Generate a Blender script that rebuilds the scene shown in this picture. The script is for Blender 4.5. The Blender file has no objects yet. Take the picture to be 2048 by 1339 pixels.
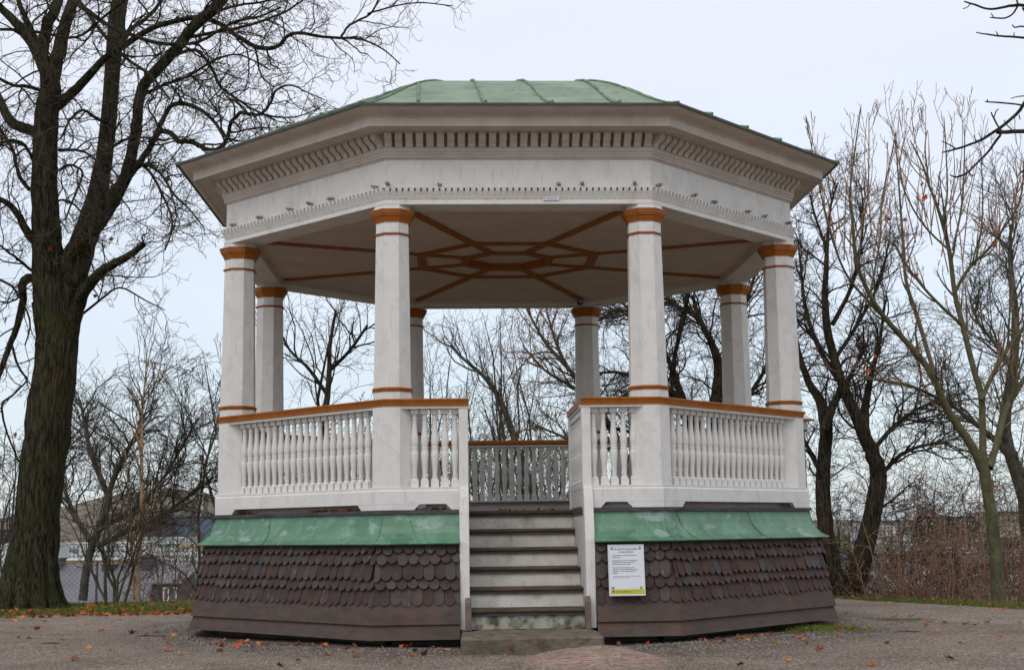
import bpy, math, random
import numpy as np
from mathutils import Vector, Matrix
S=bpy.context.scene; COL=S.collection
R_=math.radians
# ---------------------------------------------------------------- camera
CX,CY,CZ,YAW,PIT,ROL,FPX=0.00625,-14.70497,0.50067,0.00268,0.14219,-0.01331,2729.3
TH=0.0407                                   # turn of the bandstand about its axis
cy_,sy_=math.cos(YAW),math.sin(YAW)
FW=Vector((sy_*math.cos(PIT),cy_*math.cos(PIT),math.sin(PIT))); RT=Vector((cy_,-sy_,0)); UPV=RT.cross(FW)
R2=RT*math.cos(ROL)+UPV*math.sin(ROL); U2=-RT*math.sin(ROL)+UPV*math.cos(ROL)
CAM=Vector((CX,CY,CZ))
cd=bpy.data.cameras.new('camera'); cam=bpy.data.objects.new('camera',cd); COL.objects.link(cam)
cd.sensor_width=36; cd.lens=36*FPX/2048; cd.clip_start=0.1; cd.clip_end=20000
M=Matrix((R2,U2,-FW)).transposed().to_4x4(); M.translation=CAM; cam.matrix_world=M
S.camera=cam
# ---------------------------------------------------------------- world, sun, exposure
W=bpy.data.worlds.new('World'); S.world=W; W.use_nodes=True
nt=W.node_tree; nt.nodes.clear()
def wn(t,**k):
    n=nt.nodes.new(t)
    for a,b in k.items(): setattr(n,a,b)
    return n
SUN_EL,SUN_AZ=R_(48),R_(200)
sky=wn('ShaderNodeTexSky',sky_type='NISHITA',sun_disc=False,sun_elevation=SUN_EL,sun_rotation=SUN_AZ)
b1=wn('ShaderNodeBackground'); b1.inputs[1].default_value=0.05; nt.links.new(sky.outputs[0],b1.inputs[0])
tc=wn('ShaderNodeTexCoord'); sp=wn('ShaderNodeSeparateXYZ'); nt.links.new(tc.outputs['Generated'],sp.inputs[0])
ns=wn('ShaderNodeTexNoise'); ns.inputs['Scale'].default_value=2.2; ns.inputs['Detail'].default_value=6
mp=wn('ShaderNodeMapping'); mp.inputs['Scale'].default_value=(1,1,4); nt.links.new(tc.outputs['Generated'],mp.inputs[0]); nt.links.new(mp.outputs[0],ns.inputs[0])
ad=wn('ShaderNodeMath',operation='MULTIPLY_ADD'); ad.inputs[1].default_value=0.20; nt.links.new(ns.outputs[0],ad.inputs[0]); 
nt.links.new(sp.outputs[2],ad.inputs[2])
cr=wn('ShaderNodeValToRGB'); nt.links.new(ad.outputs[0],cr.inputs[0])
e=cr.color_ramp.elements; e[0].position=0.07; e[0].color=(.47,.525,.595,1); e[1].position=0.46; e[1].color=(.79,.785,.805,1)
x=e.new(0.20); x.color=(.555,.60,.655,1); x=e.new(0.32); x.color=(.69,.705,.74,1)
b2=wn('ShaderNodeBackground'); b2.inputs[1].default_value=0.97; nt.links.new(cr.outputs[0],b2.inputs[0])
asd=wn('ShaderNodeAddShader'); nt.links.new(b1.outputs[0],asd.inputs[0]); nt.links.new(b2.outputs[0],asd.inputs[1])
wo=wn('ShaderNodeOutputWorld'); nt.links.new(asd.outputs[0],wo.inputs[0])
sl=bpy.data.lights.new('sun','SUN'); sl.energy=0.95; sl.angle=R_(35); sl.color=(1,.97,.93)
so=bpy.data.objects.new('sun',sl); COL.objects.link(so)
sd=Vector((math.sin(SUN_AZ)*math.cos(SUN_EL),math.cos(SUN_AZ)*math.cos(SUN_EL),math.sin(SUN_EL)))
so.rotation_euler=sd.to_track_quat('Z','Y').to_euler()
S.view_settings.view_transform='Standard'; S.view_settings.look='None'; S.view_settings.gamma=1; S.view_settings.exposure=0
S.render.engine='CYCLES'
# ---------------------------------------------------------------- helpers
def ray(x,y): return FW+R2*((x-1024)/FPX)-U2*((y-669.5)/FPX)
def at(x,y,Y):
    d=ray(x,y); return CAM+d*((Y-CY)/d.y)
def atz(x,y,z):
    d=ray(x,y); return CAM+d*((z-CZ)/d.z)
def tag(o,label=None,cat=None,group=None,kind=None):
    if label:o['label']=label
    if cat:o['category']=cat
    if group:o['group']=group
    if kind:o['kind']=kind
    return o
def empty(name,loc=(0,0,0),rz=0,parent=None):
    o=bpy.data.objects.new(name,None); COL.objects.link(o); o.location=loc; o.rotation_euler=(0,0,rz)
    o.empty_display_size=.1
    if parent:o.parent=parent
    return o
class MB:
    def __init__(s): s.v=[];s.f=[];s.m=[]
    def poly(s,pts,mi=0):
        b=len(s.v); s.v+= [tuple(p) for p in pts]; s.f.append(tuple(range(b,b+len(pts)))); s.m.append(mi)
    def prism(s,base,vec,mi=0):
        """closed prism: base polygon pushed along vec"""
        n=len(base); b=len(s.v); vec=Vector(vec)
        s.v+= [tuple(p) for p in base]+[tuple(Vector(p)+vec) for p in base]
        s.f.append(tuple(range(b+n-1,b-1,-1))); s.f.append(tuple(range(b+n,b+2*n))); s.m+=[mi,mi]
        for i in range(n):
            j=(i+1)%n; s.f.append((b+i,b+j,b+n+j,b+n+i)); s.m.append(mi)
    def box(s,x0,x1,y0,y1,z0,z1,mi=0):
        s.prism([(x0,y0,z0),(x1,y0,z0),(x1,y1,z0),(x0,y1,z0)],(0,0,z1-z0),mi)
    def lathe(s,prof,n=12,c=(0,0),off=0,mi=0,cap=True):
        b=len(s.v)
        for r,z in prof:
            for k in range(n):
                a=off+2*math.pi*k/n; s.v.append((c[0]+r*math.cos(a),c[1]+r*math.sin(a),z))
        for i in range(len(prof)-1):
            for k in range(n):
                k2=(k+1)%n; s.f.append((b+i*n+k,b+i*n+k2,b+(i+1)*n+k2,b+(i+1)*n+k)); s.m.append(mi)
        if cap:
            s.f.append(tuple(b+n-1-k for k in range(n))); e=b+(len(prof)-1)*n; s.f.append(tuple(e+k for k in range(n))); s.m+=[mi,mi]
    def tube(s,pts,rad,n=6,mi=0):
        pts=[Vector(p) for p in pts]; b=len(s.v)
        for i,p in enumerate(pts):
            t=(pts[min(i+1,len(pts)-1)]-pts[max(i-1,0)]).normalized()
            ref=Vector((0,0,1)) if abs(t.z)<.9 else Vector((1,0,0))
            a=t.cross(ref).normalized(); c=t.cross(a)
            r=rad[i] if isinstance(rad,(list,tuple)) else rad
            for k in range(n):
                w=2*math.pi*k/n; s.v.append(tuple(p+a*(r*math.cos(w))+c*(r*math.sin(w))))
        for i in range(len(pts)-1):
            for k in range(n):
                k2=(k+1)%n; s.f.append((b+i*n+k,b+i*n+k2,b+(i+1)*n+k2,b+(i+1)*n+k)); s.m.append(mi)
        s.f.append(tuple(b+k for k in range(n))); e=b+(len(pts)-1)*n; s.f.append(tuple(e+n-1-k for k in range(n))); s.m+=[mi,mi]
    def build(s,name,mats,parent=None,smooth=False,bevel=0,angle=35):
        me=bpy.data.meshes.new(name); me.from_pydata(s.v,[],s.f)
        if not isinstance(mats,(list,tuple)): mats=[mats]
        for m in mats: me.materials.append(m)
        if len(mats)>1: me.polygons.foreach_set('material_index',s.m)
        import bmesh
        bm=bmesh.new(); bm.from_mesh(me); bmesh.ops.recalc_face_normals(bm,faces=bm.faces); bm.to_mesh(me); bm.free()
        if smooth:
            me.polygons.foreach_set('use_smooth',[True]*len(me.polygons))
            me.set_sharp_from_angle(angle=R_(angle))
        o=bpy.data.objects.new(name,me); COL.objects.link(o)
        if bevel:
            bv=o.modifiers.new('bevel','BEVEL'); bv.width=bevel; bv.segments=1; bv.limit_method='ANGLE'
        if parent:o.parent=parent
        return o
def add_copy(o,parent=None,loc=None,rot=None):
    c=o.copy(); COL.objects.link(c)
    if parent: c.parent=parent
    if loc is not None:c.location=loc
    if rot is not None:c.rotation_euler=rot
    return c
# ---------------------------------------------------------------- materials
def mat(name,col,col2=None,scale=6,detail=5,rough=.7,bump=0,bscale=40,stretch=None,lo=.35,hi=.65,spec=.3,extra=None,bdist=.01):
    m=bpy.data.materials.new(name); m.use_nodes=True; t=m.node_tree; N=t.nodes; L=t.links
    b=N['Principled BSDF']; b.inputs['Roughness'].default_value=rough; b.inputs['Specular IOR Level'].default_value=spec
    tc=N.new('ShaderNodeTexCoord'); co=tc.outputs['Object']
    if stretch:
        mp=N.new('ShaderNodeMapping'); mp.inputs['Scale'].default_value=stretch; L.new(co,mp.inputs[0]); co=mp.outputs[0]
    out=None
    if col2 is not None:
        n=N.new('ShaderNodeTexNoise'); n.inputs['Scale'].default_value=scale; n.inputs['Detail'].default_value=detail; n.inputs['Roughness'].default_value=.6
        L.new(co,n.inputs[0]); r=N.new('ShaderNodeValToRGB'); r.color_ramp.elements[0].position=lo; r.color_ramp.elements[1].position=hi
        r.color_ramp.elements[0].color=(*col,1); r.color_ramp.elements[1].color=(*col2,1); L.new(n.outputs[0],r.inputs[0]); out=r.outputs[0]
    if extra:                                    # further colour patches: (colour, scale, lo, hi, stretch, amount)
        for (c3,sc,l3,h3,st,am) in extra:
            n=N.new('ShaderNodeTexNoise'); n.inputs['Scale'].default_value=sc; n.inputs['Detail'].default_value=6; n.inputs['Roughness'].default_value=.65
            mp=N.new('ShaderNodeMapping'); mp.inputs['Scale'].default_value=st; mp.inputs['Location'].default_value=(sc*.37,1.7,sc*.11); L.new(tc.outputs['Object'],mp.inputs[0]); L.new(mp.outputs[0],n.inputs[0])
            r=N.new('ShaderNodeMapRange'); r.inputs[1].default_value=l3; r.inputs[2].default_value=h3; r.inputs[4].default_value=am; L.new(n.outputs[0],r.inputs[0])
            mx=N.new('ShaderNodeMix'); mx.data_type='RGBA'; L.new(r.outputs[0],mx.inputs[0]); mx.inputs[7].default_value=(*c3,1)
            if out: L.new(out,mx.inputs[6])
            else: mx.inputs[6].default_value=(*col,1)
            out=mx.outputs[2]
    if out: L.new(out,b.inputs['Base Color'])
    else: b.inputs['Base Color'].default_value=(*col,1)
    if bump:
        n=N.new('ShaderNodeTexNoise'); n.inputs['Scale'].default_value=bscale; n.inputs['Detail'].default_value=4; L.new(co,n.inputs[0])
        bp=N.new('ShaderNodeBump'); bp.inputs['Strength'].default_value=bump; bp.inputs['Distance'].default_value=bdist; L.new(n.outputs[0],bp.inputs['Height']); L.new(bp.outputs[0],b.inputs['Normal'])
    return m
I1=(1,1,1)
M_white=mat('white_paint',(.63,.61,.58),(.67,.655,.625),scale=5,rough=.6,bump=.25,bscale=60,lo=.38,hi=.55,spec=.25,
   extra=[((.42,.39,.34),8,.55,.61,(1,1,.8),.22),((.30,.27,.22),38,.66,.74,I1,.5),((.46,.44,.40),3.0,.55,.60,(1,1,.5),.16),((.36,.33,.27),16,.60,.70,(1.8,1.8,.16),.5)])
M_whiteclean=mat('white_paint_turned',(.60,.58,.545),(.68,.66,.63),scale=8,rough=.6,bump=.1,bscale=60,spec=.25,extra=[((.42,.40,.36),14,.58,.75,I1,.5)])
M_corniceshade=mat('shaded_cornice_paint',(.45,.395,.35),(.53,.475,.43),scale=4,rough=.65,bump=.2,bscale=50,spec=.2,extra=[((.36,.31,.27),7,.52,.7,(1,1,1),.5)])  # beige paint with shade and brown bounce light mixed into the colour
M_ceil=mat('ceiling_paint',(.50,.42,.345),(.58,.49,.41),scale=3,rough=.75,bump=.3,bscale=30,spec=.15,extra=[((.42,.22,.13),9,.55,.75,I1,.35)])
M_orange=mat('ochre_paint',(.265,.075,.007),(.34,.110,.011),scale=10,rough=.5,bump=.1,bscale=60,spec=.35,extra=[((.30,.07,.02),16,.56,.72,(1,1,.5),.55)])
M_orangeceil=mat('ochre_ceiling_paint',(.25,.078,.010),(.31,.10,.015),scale=10,rough=.6,spec=.2,extra=[((.30,.08,.02),8,.5,.7,I1,.5)])
M_patina=mat('copper_patina',(.145,.215,.14),(.24,.31,.22),scale=2.6,rough=.6,bump=.25,bscale=25,lo=.35,hi=.68,spec=.4,
   extra=[((.09,.15,.10),4,.53,.66,(1,1,2.5),.6),((.33,.37,.28),9,.56,.66,(1,1,1.5),.5),((.45,.52,.42),30,.66,.73,(1,1,1),.5)])
M_seam=mat('seam_patina',(.10,.16,.10),(.30,.36,.26),scale=18,rough=.7,lo=.4,hi=.7)
M_eavedark=mat('dark_eave_metal',(.045,.06,.055),(.08,.10,.085),scale=9,rough=.5)
M_apron=mat('green_apron_paint',(.068,.165,.098),(.105,.23,.14),scale=3,rough=.42,bump=.15,bscale=18,lo=.4,hi=.62,spec=.45,
   extra=[((.30,.40,.36),3.6,.56,.61,(1,1,2.0),.6),((.16,.28,.20),7,.54,.57,(1,1,.7),.5),((.05,.17,.10),6,.55,.7,(1,1,.6),.5),((.5,.58,.52),26,.69,.74,I1,.6)])
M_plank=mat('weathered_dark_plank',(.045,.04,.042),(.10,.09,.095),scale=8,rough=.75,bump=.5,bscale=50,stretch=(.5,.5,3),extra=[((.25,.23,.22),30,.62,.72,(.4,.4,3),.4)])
M_shingle=mat('brown_tarred_shingle',(.040,.026,.022),(.066,.041,.034),scale=7,rough=.72,bump=.35,bscale=70,spec=.3,lo=.35,hi=.7,
   extra=[((.13,.055,.035),3,.55,.72,I1,.55),((.24,.22,.22),5,.60,.76,(2.2,2.2,.35),.6),((.35,.33,.33),34,.70,.75,(1,1,.5),.5)])
M_shingle_red=mat('reddish_shingle',(.052,.028,.021),(.080,.040,.029),scale=7,rough=.72,bump=.35,bscale=70,spec=.3,extra=[((.05,.03,.025),6,.5,.7,I1,.6)])
M_shingle_grey=mat('bleached_shingle',(.040,.028,.024),(.066,.046,.040),scale=9,rough=.65,bump=.35,bscale=70,spec=.4,extra=[((.24,.23,.23),9,.58,.70,(2,2,.4),.6)])
M_shingle_dark=mat('dark_shingle',(.031,.021,.019),(.050,.033,.029),scale=7,rough=.55,bump=.35,bscale=70,spec=.45)
M_board=mat('brown_tarred_board',(.062,.044,.037),(.088,.064,.053),scale=5,rough=.75,bump=.4,bscale=60,stretch=(1,1,3),spec=.3,
   extra=[((.13,.065,.042),2.5,.52,.7,I1,.5),((.26,.23,.23),6,.66,.8,(2.5,2.5,.3),.5)])
M_stone=mat('foundation_stone',(.06,.055,.05),(.11,.10,.09),scale=5,rough=.9,bump=.6,bscale=20)
M_riser=mat('worn_white_riser',(.50,.465,.41),(.60,.57,.52),scale=6,rough=.75,bump=.3,bscale=40,
   extra=[((.16,.14,.08),5,.54,.72,(1.4,1,1),.55),((.23,.20,.16),20,.58,.72,I1,.6)])
M_riserlow=mat('mossy_peeling_riser',(.38,.36,.31),(.10,.095,.055),scale=9,rough=.85,bump=.5,bscale=40,lo=.42,hi=.6,extra=[((.07,.07,.04),6,.5,.65,I1,.7)])
M_tread=mat('worn_brown_tread',(.055,.037,.026),(.11,.075,.052),scale=7,rough=.8,bump=.4,bscale=50,stretch=(.6,3,3))
M_concrete=mat('mossy_concrete',(.10,.080,.058),(.18,.150,.115),scale=8,rough=.9,bump=.6,bscale=50,extra=[((.07,.075,.035),4,.5,.68,I1,.6),((.06,.05,.045),12,.58,.7,I1,.5)])
M_brownboard=mat('brown_stringer',(.12,.085,.075),(.17,.125,.11),scale=9,rough=.8,bump=.3)
M_clip=mat('galvanised_clip',(.22,.21,.20),(.33,.31,.29),scale=30,rough=.5)
M_bark=mat('maple_bark',(.013,.011,.007),(.078,.068,.040),scale=11,rough=.95,bump=1,bscale=22,stretch=(3,3,.38),bdist=.08,lo=.40,hi=.60,spec=.15,
   extra=[((.045,.055,.012),2.2,.48,.66,I1,.6),((.09,.04,.018),1.6,.58,.72,(1,1,.5),.35)])
M_barkdark=mat('dark_bark',(.014,.011,.008),(.075,.062,.042),scale=12,rough=.95,bump=1,bscale=26,stretch=(2.6,2.6,.45),lo=.4,hi=.62,bdist=.04,spec=.15,extra=[((.07,.04,.02),2,.5,.68,I1,.5),((.05,.06,.018),3,.52,.7,I1,.5)])
M_barkpale=mat('pale_green_bark',(.070,.063,.030),(.125,.110,.06),scale=10,rough=.9,bump=.5,bscale=30,stretch=(1.5,1.5,1),extra=[((.04,.04,.016),3,.5,.66,(1,1,.6),.7),((.23,.22,.18),14,.6,.72,(1,1,3),.5)])
M_barkgrey=mat('grey_bark',(.055,.052,.038),(.11,.10,.075),scale=9,rough=.95,bump=.5,bscale=30,extra=[((.06,.065,.02),3,.5,.68,I1,.5)])
M_birch=mat('birch_bark',(.42,.26,.13),(.52,.38,.24),scale=7,rough=.7,stretch=(1,1,3),extra=[((.05,.035,.025),9,.6,.68,(1,1,3),.9)])
M_twig=mat('bare_twig',(.05,.037,.028),(.085,.062,.048),scale=2,rough=.9)
M_twigbrown=mat('red_brown_twig',(.19,.10,.062),(.30,.17,.105),scale=3,rough=.85)
M_straw=mat('straw_brown_stem',(.27,.155,.098),(.40,.24,.16),scale=3,rough=.85)
M_twiggrey=mat('grey_brown_twig',(.06,.045,.038),(.10,.075,.06),scale=2,rough=.9)
M_leaf1=mat('orange_leaf',(.45,.10,.018),(.32,.055,.015),scale=9,rough=.65)
M_leaf2=mat('brown_leaf',(.14,.045,.022),(.24,.075,.03),scale=9,rough=.7)
M_leaf3=mat('yellow_leaf',(.48,.23,.05),(.5,.16,.035),scale=9,rough=.65)
M_leafgreen=mat('yellow_green_leaf',(.20,.24,.03),(.10,.15,.02),scale=3,rough=.6)
M_grass=mat('grass_blade',(.085,.12,.018),(.14,.16,.03),scale=2,rough=.8)
M_lampglass=mat('frosted_lamp_glass',(.6,.6,.58),rough=.4)
M_lampcap=mat('rusty_orange_lamp_cap',(.33,.10,.03),(.42,.16,.06),scale=9,rough=.5)
M_lamptop=mat('pale_lamp_top',(.5,.5,.48),rough=.5)
M_iron=mat('dark_green_iron',(.018,.028,.024),(.03,.04,.035),scale=5,rough=.5)
M_wire=mat('galvanised_wire',(.10,.10,.10),(.15,.15,.14),scale=5,rough=.6)
M_signwhite=mat('sign_enamel',(.62,.64,.68),(.66,.68,.71),scale=6,rough=.35,spec=.5)
M_signyellow=mat('sign_yellow',(.45,.41,.02),(.5,.45,.03),scale=5,rough=.4)
M_ink=mat('dark_ink',(.05,.06,.08),rough=.6)
M_inksoft=mat('grey_ink',(.16,.18,.22),rough=.6)
M_inkred=mat('reddish_ink',(.35,.14,.12),rough=.6)
M_signedge=mat('sign_frame_metal',(.62,.62,.62),rough=.4)
M_blue=mat('blue_paint_spray',(.03,.08,.13),rough=.6)
M_rock=mat('pinkish_bedrock',(.20,.125,.095),(.34,.23,.18),scale=7,rough=.9,bump=.9,bscale=14,stretch=(1,2.5,1),bdist=.03,lo=.3,hi=.7,extra=[((.10,.075,.06),3,.5,.7,(1,3,1),.5)])
# ---------------------------------------------------------------- ground
GZ=-0.47
def ycrest(x):
    if x<3: return 6.0
    if x<6.2: return 6.0-(x-3)/3.2*3.2
    return max(2.8-(x-6.2)*.15,1.0)
def ygrass(x):
    if x<-3: return 2.75
    if x<4.4: return 4.4
    return max(4.3-(x-4.4)*2.05,.2)
def vn(x,y,s=1.0): return math.sin(x*1.7*s+1.3)*math.cos(y*1.3*s+.4)+.5*math.sin(x*4.1*s+y*3.3*s)
def rockh(x,y):
    u=(x-.62)/.62; v=(y+4.45)/.95; q=u*u+v*v
    return max(0,.085*(1-q)*(1+.22*vn(x*3,y*2)+.10*vn(x*9+y*4,y*3))) if q<1 else 0
def gz(x,y):
    z=GZ+.010*vn(x,y,1.2)
    c=ycrest(x)
    d=y-c
    if d>0: z-= .55*d if d>1.2 else .55*d*d/2.4+0 
    if d>1.2: z+= .55*0.6
    if z<-15: z=-15+.0
    # trodden soil a little lower round the skirt
    r=math.hypot(x,y)
    if r<4.0: z+= .022*min(1,(4.0-r)/.5)
    z+=rockh(x,y)
    return z
def lin(a,b,n): return [a+(b-a)*i/n for i in range(n)]
xs=[-9000,-3000,-1000,-400,-150,-60,-30,-20]+lin(-14,-3,50)+lin(-3,3,110)+lin(3,14,50)+[14,20,30,60,150,400,1000,3000,9000]
ys=[-200,-60,-30]+lin(-16,-9,14)+lin(-9,-2.5,130)+lin(-2.5,12,90)+lin(12,40,14)+[40,60,150,400,1000,3000,9000]
gv=[];gf=[];mask=[];soil=[];rock=[]
for j,y in enumerate(ys):
    for i,x in enumerate(xs):
        gv.append((x,y,gz(x,y)))
        mk=(y-ygrass(x))/.5+.5
        if abs(x-4.35)<1.0 and abs(y-.1)<.9 : mk=max(mk,.75-math.hypot((x-4.0)/.9,(y+0.2)/.5)*.6)
        mask.append(max(0,min(1,mk)))
        rock.append(min(1,rockh(x,y)/.035)); r=math.hypot(x,y); soil.append(max(0,min(1,(4.3-r)/1.0)) if y<40 else 0)  # dark ring round the base: bare soil plus painted-in skirt shade
nx=len(xs)
for j in range(len(ys)-1):
    for i in range(nx-1): gf.append((j*nx+i,j*nx+i+1,(j+1)*nx+i+1,(j+1)*nx+i))
me=bpy.data.meshes.new('ground'); me.from_pydata(gv,[],gf)
a=me.attributes.new('grassmask','FLOAT','POINT'); a.data.foreach_set('value',mask)
a=me.attributes.new('soilshademask','FLOAT','POINT'); a.data.foreach_set('value',soil)
a=me.attributes.new('rockmask','FLOAT','POINT'); a.data.foreach_set('value',rock)
me.polygons.foreach_set('use_smooth',[True]*len(me.polygons))
gm=bpy.data.materials.new('gravel_ground'); gm.use_nodes=True; t=gm.node_tree;N=t.nodes;L=t.links;b=N['Principled BSDF']
def nd(t_,**k):
    n=N.new(t_)
    for a_,b_ in k.items(): setattr(n,a_,b_)
    return n
def noise(sc,de=6,ro=.65):
    n=nd('ShaderNodeTexNoise'); n.inputs['Scale'].default_value=sc;n.inputs['Detail'].default_value=de;n.inputs['Roughness'].default_value=ro; L.new(gtc.outputs['Object'],n.inputs[0]); return n.outputs[0]
def ramp(src,stops):
    r=nd('ShaderNodeValToRGB'); L.new(src,r.inputs[0]); el=r.color_ramp.elements
    el[0].position,el[0].color=stops[0][0],(*stops[0][1],1); el[1].position,el[1].color=stops[-1][0],(*stops[-1][1],1)
    for p_,c_ in stops[1:-1]: q=el.new(p_); q.color=(*c_,1)
    return r.outputs[0]
def mixc(f,a_,b_):
    m=nd('ShaderNodeMix',data_type='RGBA'); 
    for s_,i_ in ((f,0),(a_,6),(b_,7)):
        if hasattr(s_,'links'): L.new(s_,m.inputs[i_])
        else: m.inputs[i_].default_value=s_ if i_==0 else (*s_,1)
    return m.outputs[2]
gtc=nd('ShaderNodeTexCoord')
grav=ramp(noise(34,12,.92),[(.42,(.06,.046,.036)),(.5,(.25,.205,.172)),(.57,(.62,.53,.46))])
big=ramp(noise(1.3,8,.7),[(.32,(.66,.605,.55)),(.5,(.97,.93,.875)),(.68,(1.20,1.16,1.09))])
mm=nd('ShaderNodeMix',data_type='RGBA',blend_type='MULTIPLY'); mm.inputs[0].default_value=1; L.new(grav,mm.inputs[6]); L.new(big,mm.inputs[7]); grav=mm.outputs[2]
so_=nd('ShaderNodeAttribute',attribute_name='soilshademask'); gr_=nd('ShaderNodeAttribute',attribute_name='grassmask')
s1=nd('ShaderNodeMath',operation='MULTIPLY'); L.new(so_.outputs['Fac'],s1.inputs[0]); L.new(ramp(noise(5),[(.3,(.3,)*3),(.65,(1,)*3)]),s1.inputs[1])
soilshadec=ramp(noise(40),[(.35,(.035,.027,.022)),(.65,(.115,.092,.08))])  # soil colour, darkened to carry the shade at the skirt foot
c=mixc(s1.outputs[0],grav,soilshadec)
g1=nd('ShaderNodeMath',operation='ADD'); L.new(gr_.outputs['Fac'],g1.inputs[0]); L.new(noise(4),g1.inputs[1])
g2=nd('ShaderNodeMapRange'); g2.inputs[1].default_value=.90; g2.inputs[2].default_value=1.12; L.new(g1.outputs[0],g2.inputs[0])
grc=ramp(noise(22),[(.32,(.055,.045,.02)),(.48,(.065,.085,.015)),(.62,(.12,.14,.025))])
c=mixc(g2.outputs[0],c,grc)
rk=nd('ShaderNodeAttribute',attribute_name='rockmask'); rm=nd('ShaderNodeMapping'); rm.inputs['Rotation'].default_value=(0,0,.5); rm.inputs['Scale'].default_value=(1,4.5,1); L.new(gtc.outputs['Object'],rm.inputs[0])
rn=nd('ShaderNodeTexNoise'); rn.inputs['Scale'].default_value=9; rn.inputs['Detail'].default_value=8; rn.inputs['Roughness'].default_value=.7; L.new(rm.outputs[0],rn.inputs[0])
rc=ramp(rn.outputs[0],[(.38,(.15,.085,.06)),(.48,(.42,.26,.195)),(.60,(.66,.47,.37))])
ra=nd('ShaderNodeMath',operation='MULTIPLY_ADD'); L.new(noise(3,6,.7),ra.inputs[0]); ra.inputs[1].default_value=1.6; ra.inputs[2].default_value=-1.0
rb=nd('ShaderNodeMath',operation='ADD',use_clamp=True); L.new(rk.outputs['Fac'],rb.inputs[0]); L.new(ra.outputs[0],rb.inputs[1])
rd=nd('ShaderNodeMath',operation='MULTIPLY',use_clamp=True); L.new(rb.outputs[0],rd.inputs[0]); L.new(rk.outputs['Fac'],rd.inputs[1])
c=mixc(rd.outputs[0],c,rc)
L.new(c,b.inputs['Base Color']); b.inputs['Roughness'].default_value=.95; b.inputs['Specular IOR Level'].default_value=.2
bp=nd('ShaderNodeBump'); bp.inputs['Strength'].default_value=.9; bp.inputs['Distance'].default_value=.03; L.new(noise(40,10,.85),bp.inputs['Height']); L.new(bp.outputs[0],b.inputs['Normal'])
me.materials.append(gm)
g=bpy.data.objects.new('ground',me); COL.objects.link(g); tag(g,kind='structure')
# ---------------------------------------------------------------- bandstand
BS=empty('bandstand',(0,0,0),TH)
tag(BS,'white octagonal wooden bandstand with green copper roof and ochre trim on a brown shingled base','bandstand')
ANG=[R_(22.5+45*k) for k in range(8)]       # vertex angles from the front, k=0 front right, going right
def V8(k,r,z): a=ANG[k%8]; return Vector((r*math.sin(a),-r*math.cos(a),z))
C8=math.cos(R_(22.5)); T8=math.tan(R_(22.5))
def ring(prof,closed=True,mb=None,mi=0,kk=range(8)):
    mb=mb or MB(); n=len(prof)
    for k in kk:
        for i in range(n if closed else n-1):
            j=(i+1)%n
            mb.poly([V8(k,*prof[i]),V8(k+1,*prof[i]),V8(k+1,*prof[j]),V8(k,*prof[j])],mi)
    return mb
def face_frame(k):
    """side k runs from vertex k-1 to vertex k; k=0 is the front; returns outward normal and tangent (to the right seen from outside)"""
    a=R_(45*k); return Vector((math.sin(a),-math.cos(a),0)),Vector((math.cos(a),math.sin(a),0))
def on(k,u,a,z):
    n,t_=face_frame(k); return n*a+t_*u+Vector((0,0,z))
def sweep_box(mb,k,u0,u1,prof,mi=0):
    """prof (apothem,z) closed polygon extruded along the side from u0 to u1"""
    mb.prism([on(k,u0,a,z) for a,z in prof],face_frame(k)[1]*(u1-u0),mi)
# foundation
mb=MB(); ring([(2.95,-.75),(3.1,-.75),(3.1,.3),(2.95,.3)],mb=mb,kk=range(7))
mb.box(-1.13,-.56,-3.1*C8,-2.95*C8,-.75,.299); mb.box(.61,1.13,-3.1*C8,-2.95*C8,-.75,.299); mb.build('foundation',M_stone,BS)
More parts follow.
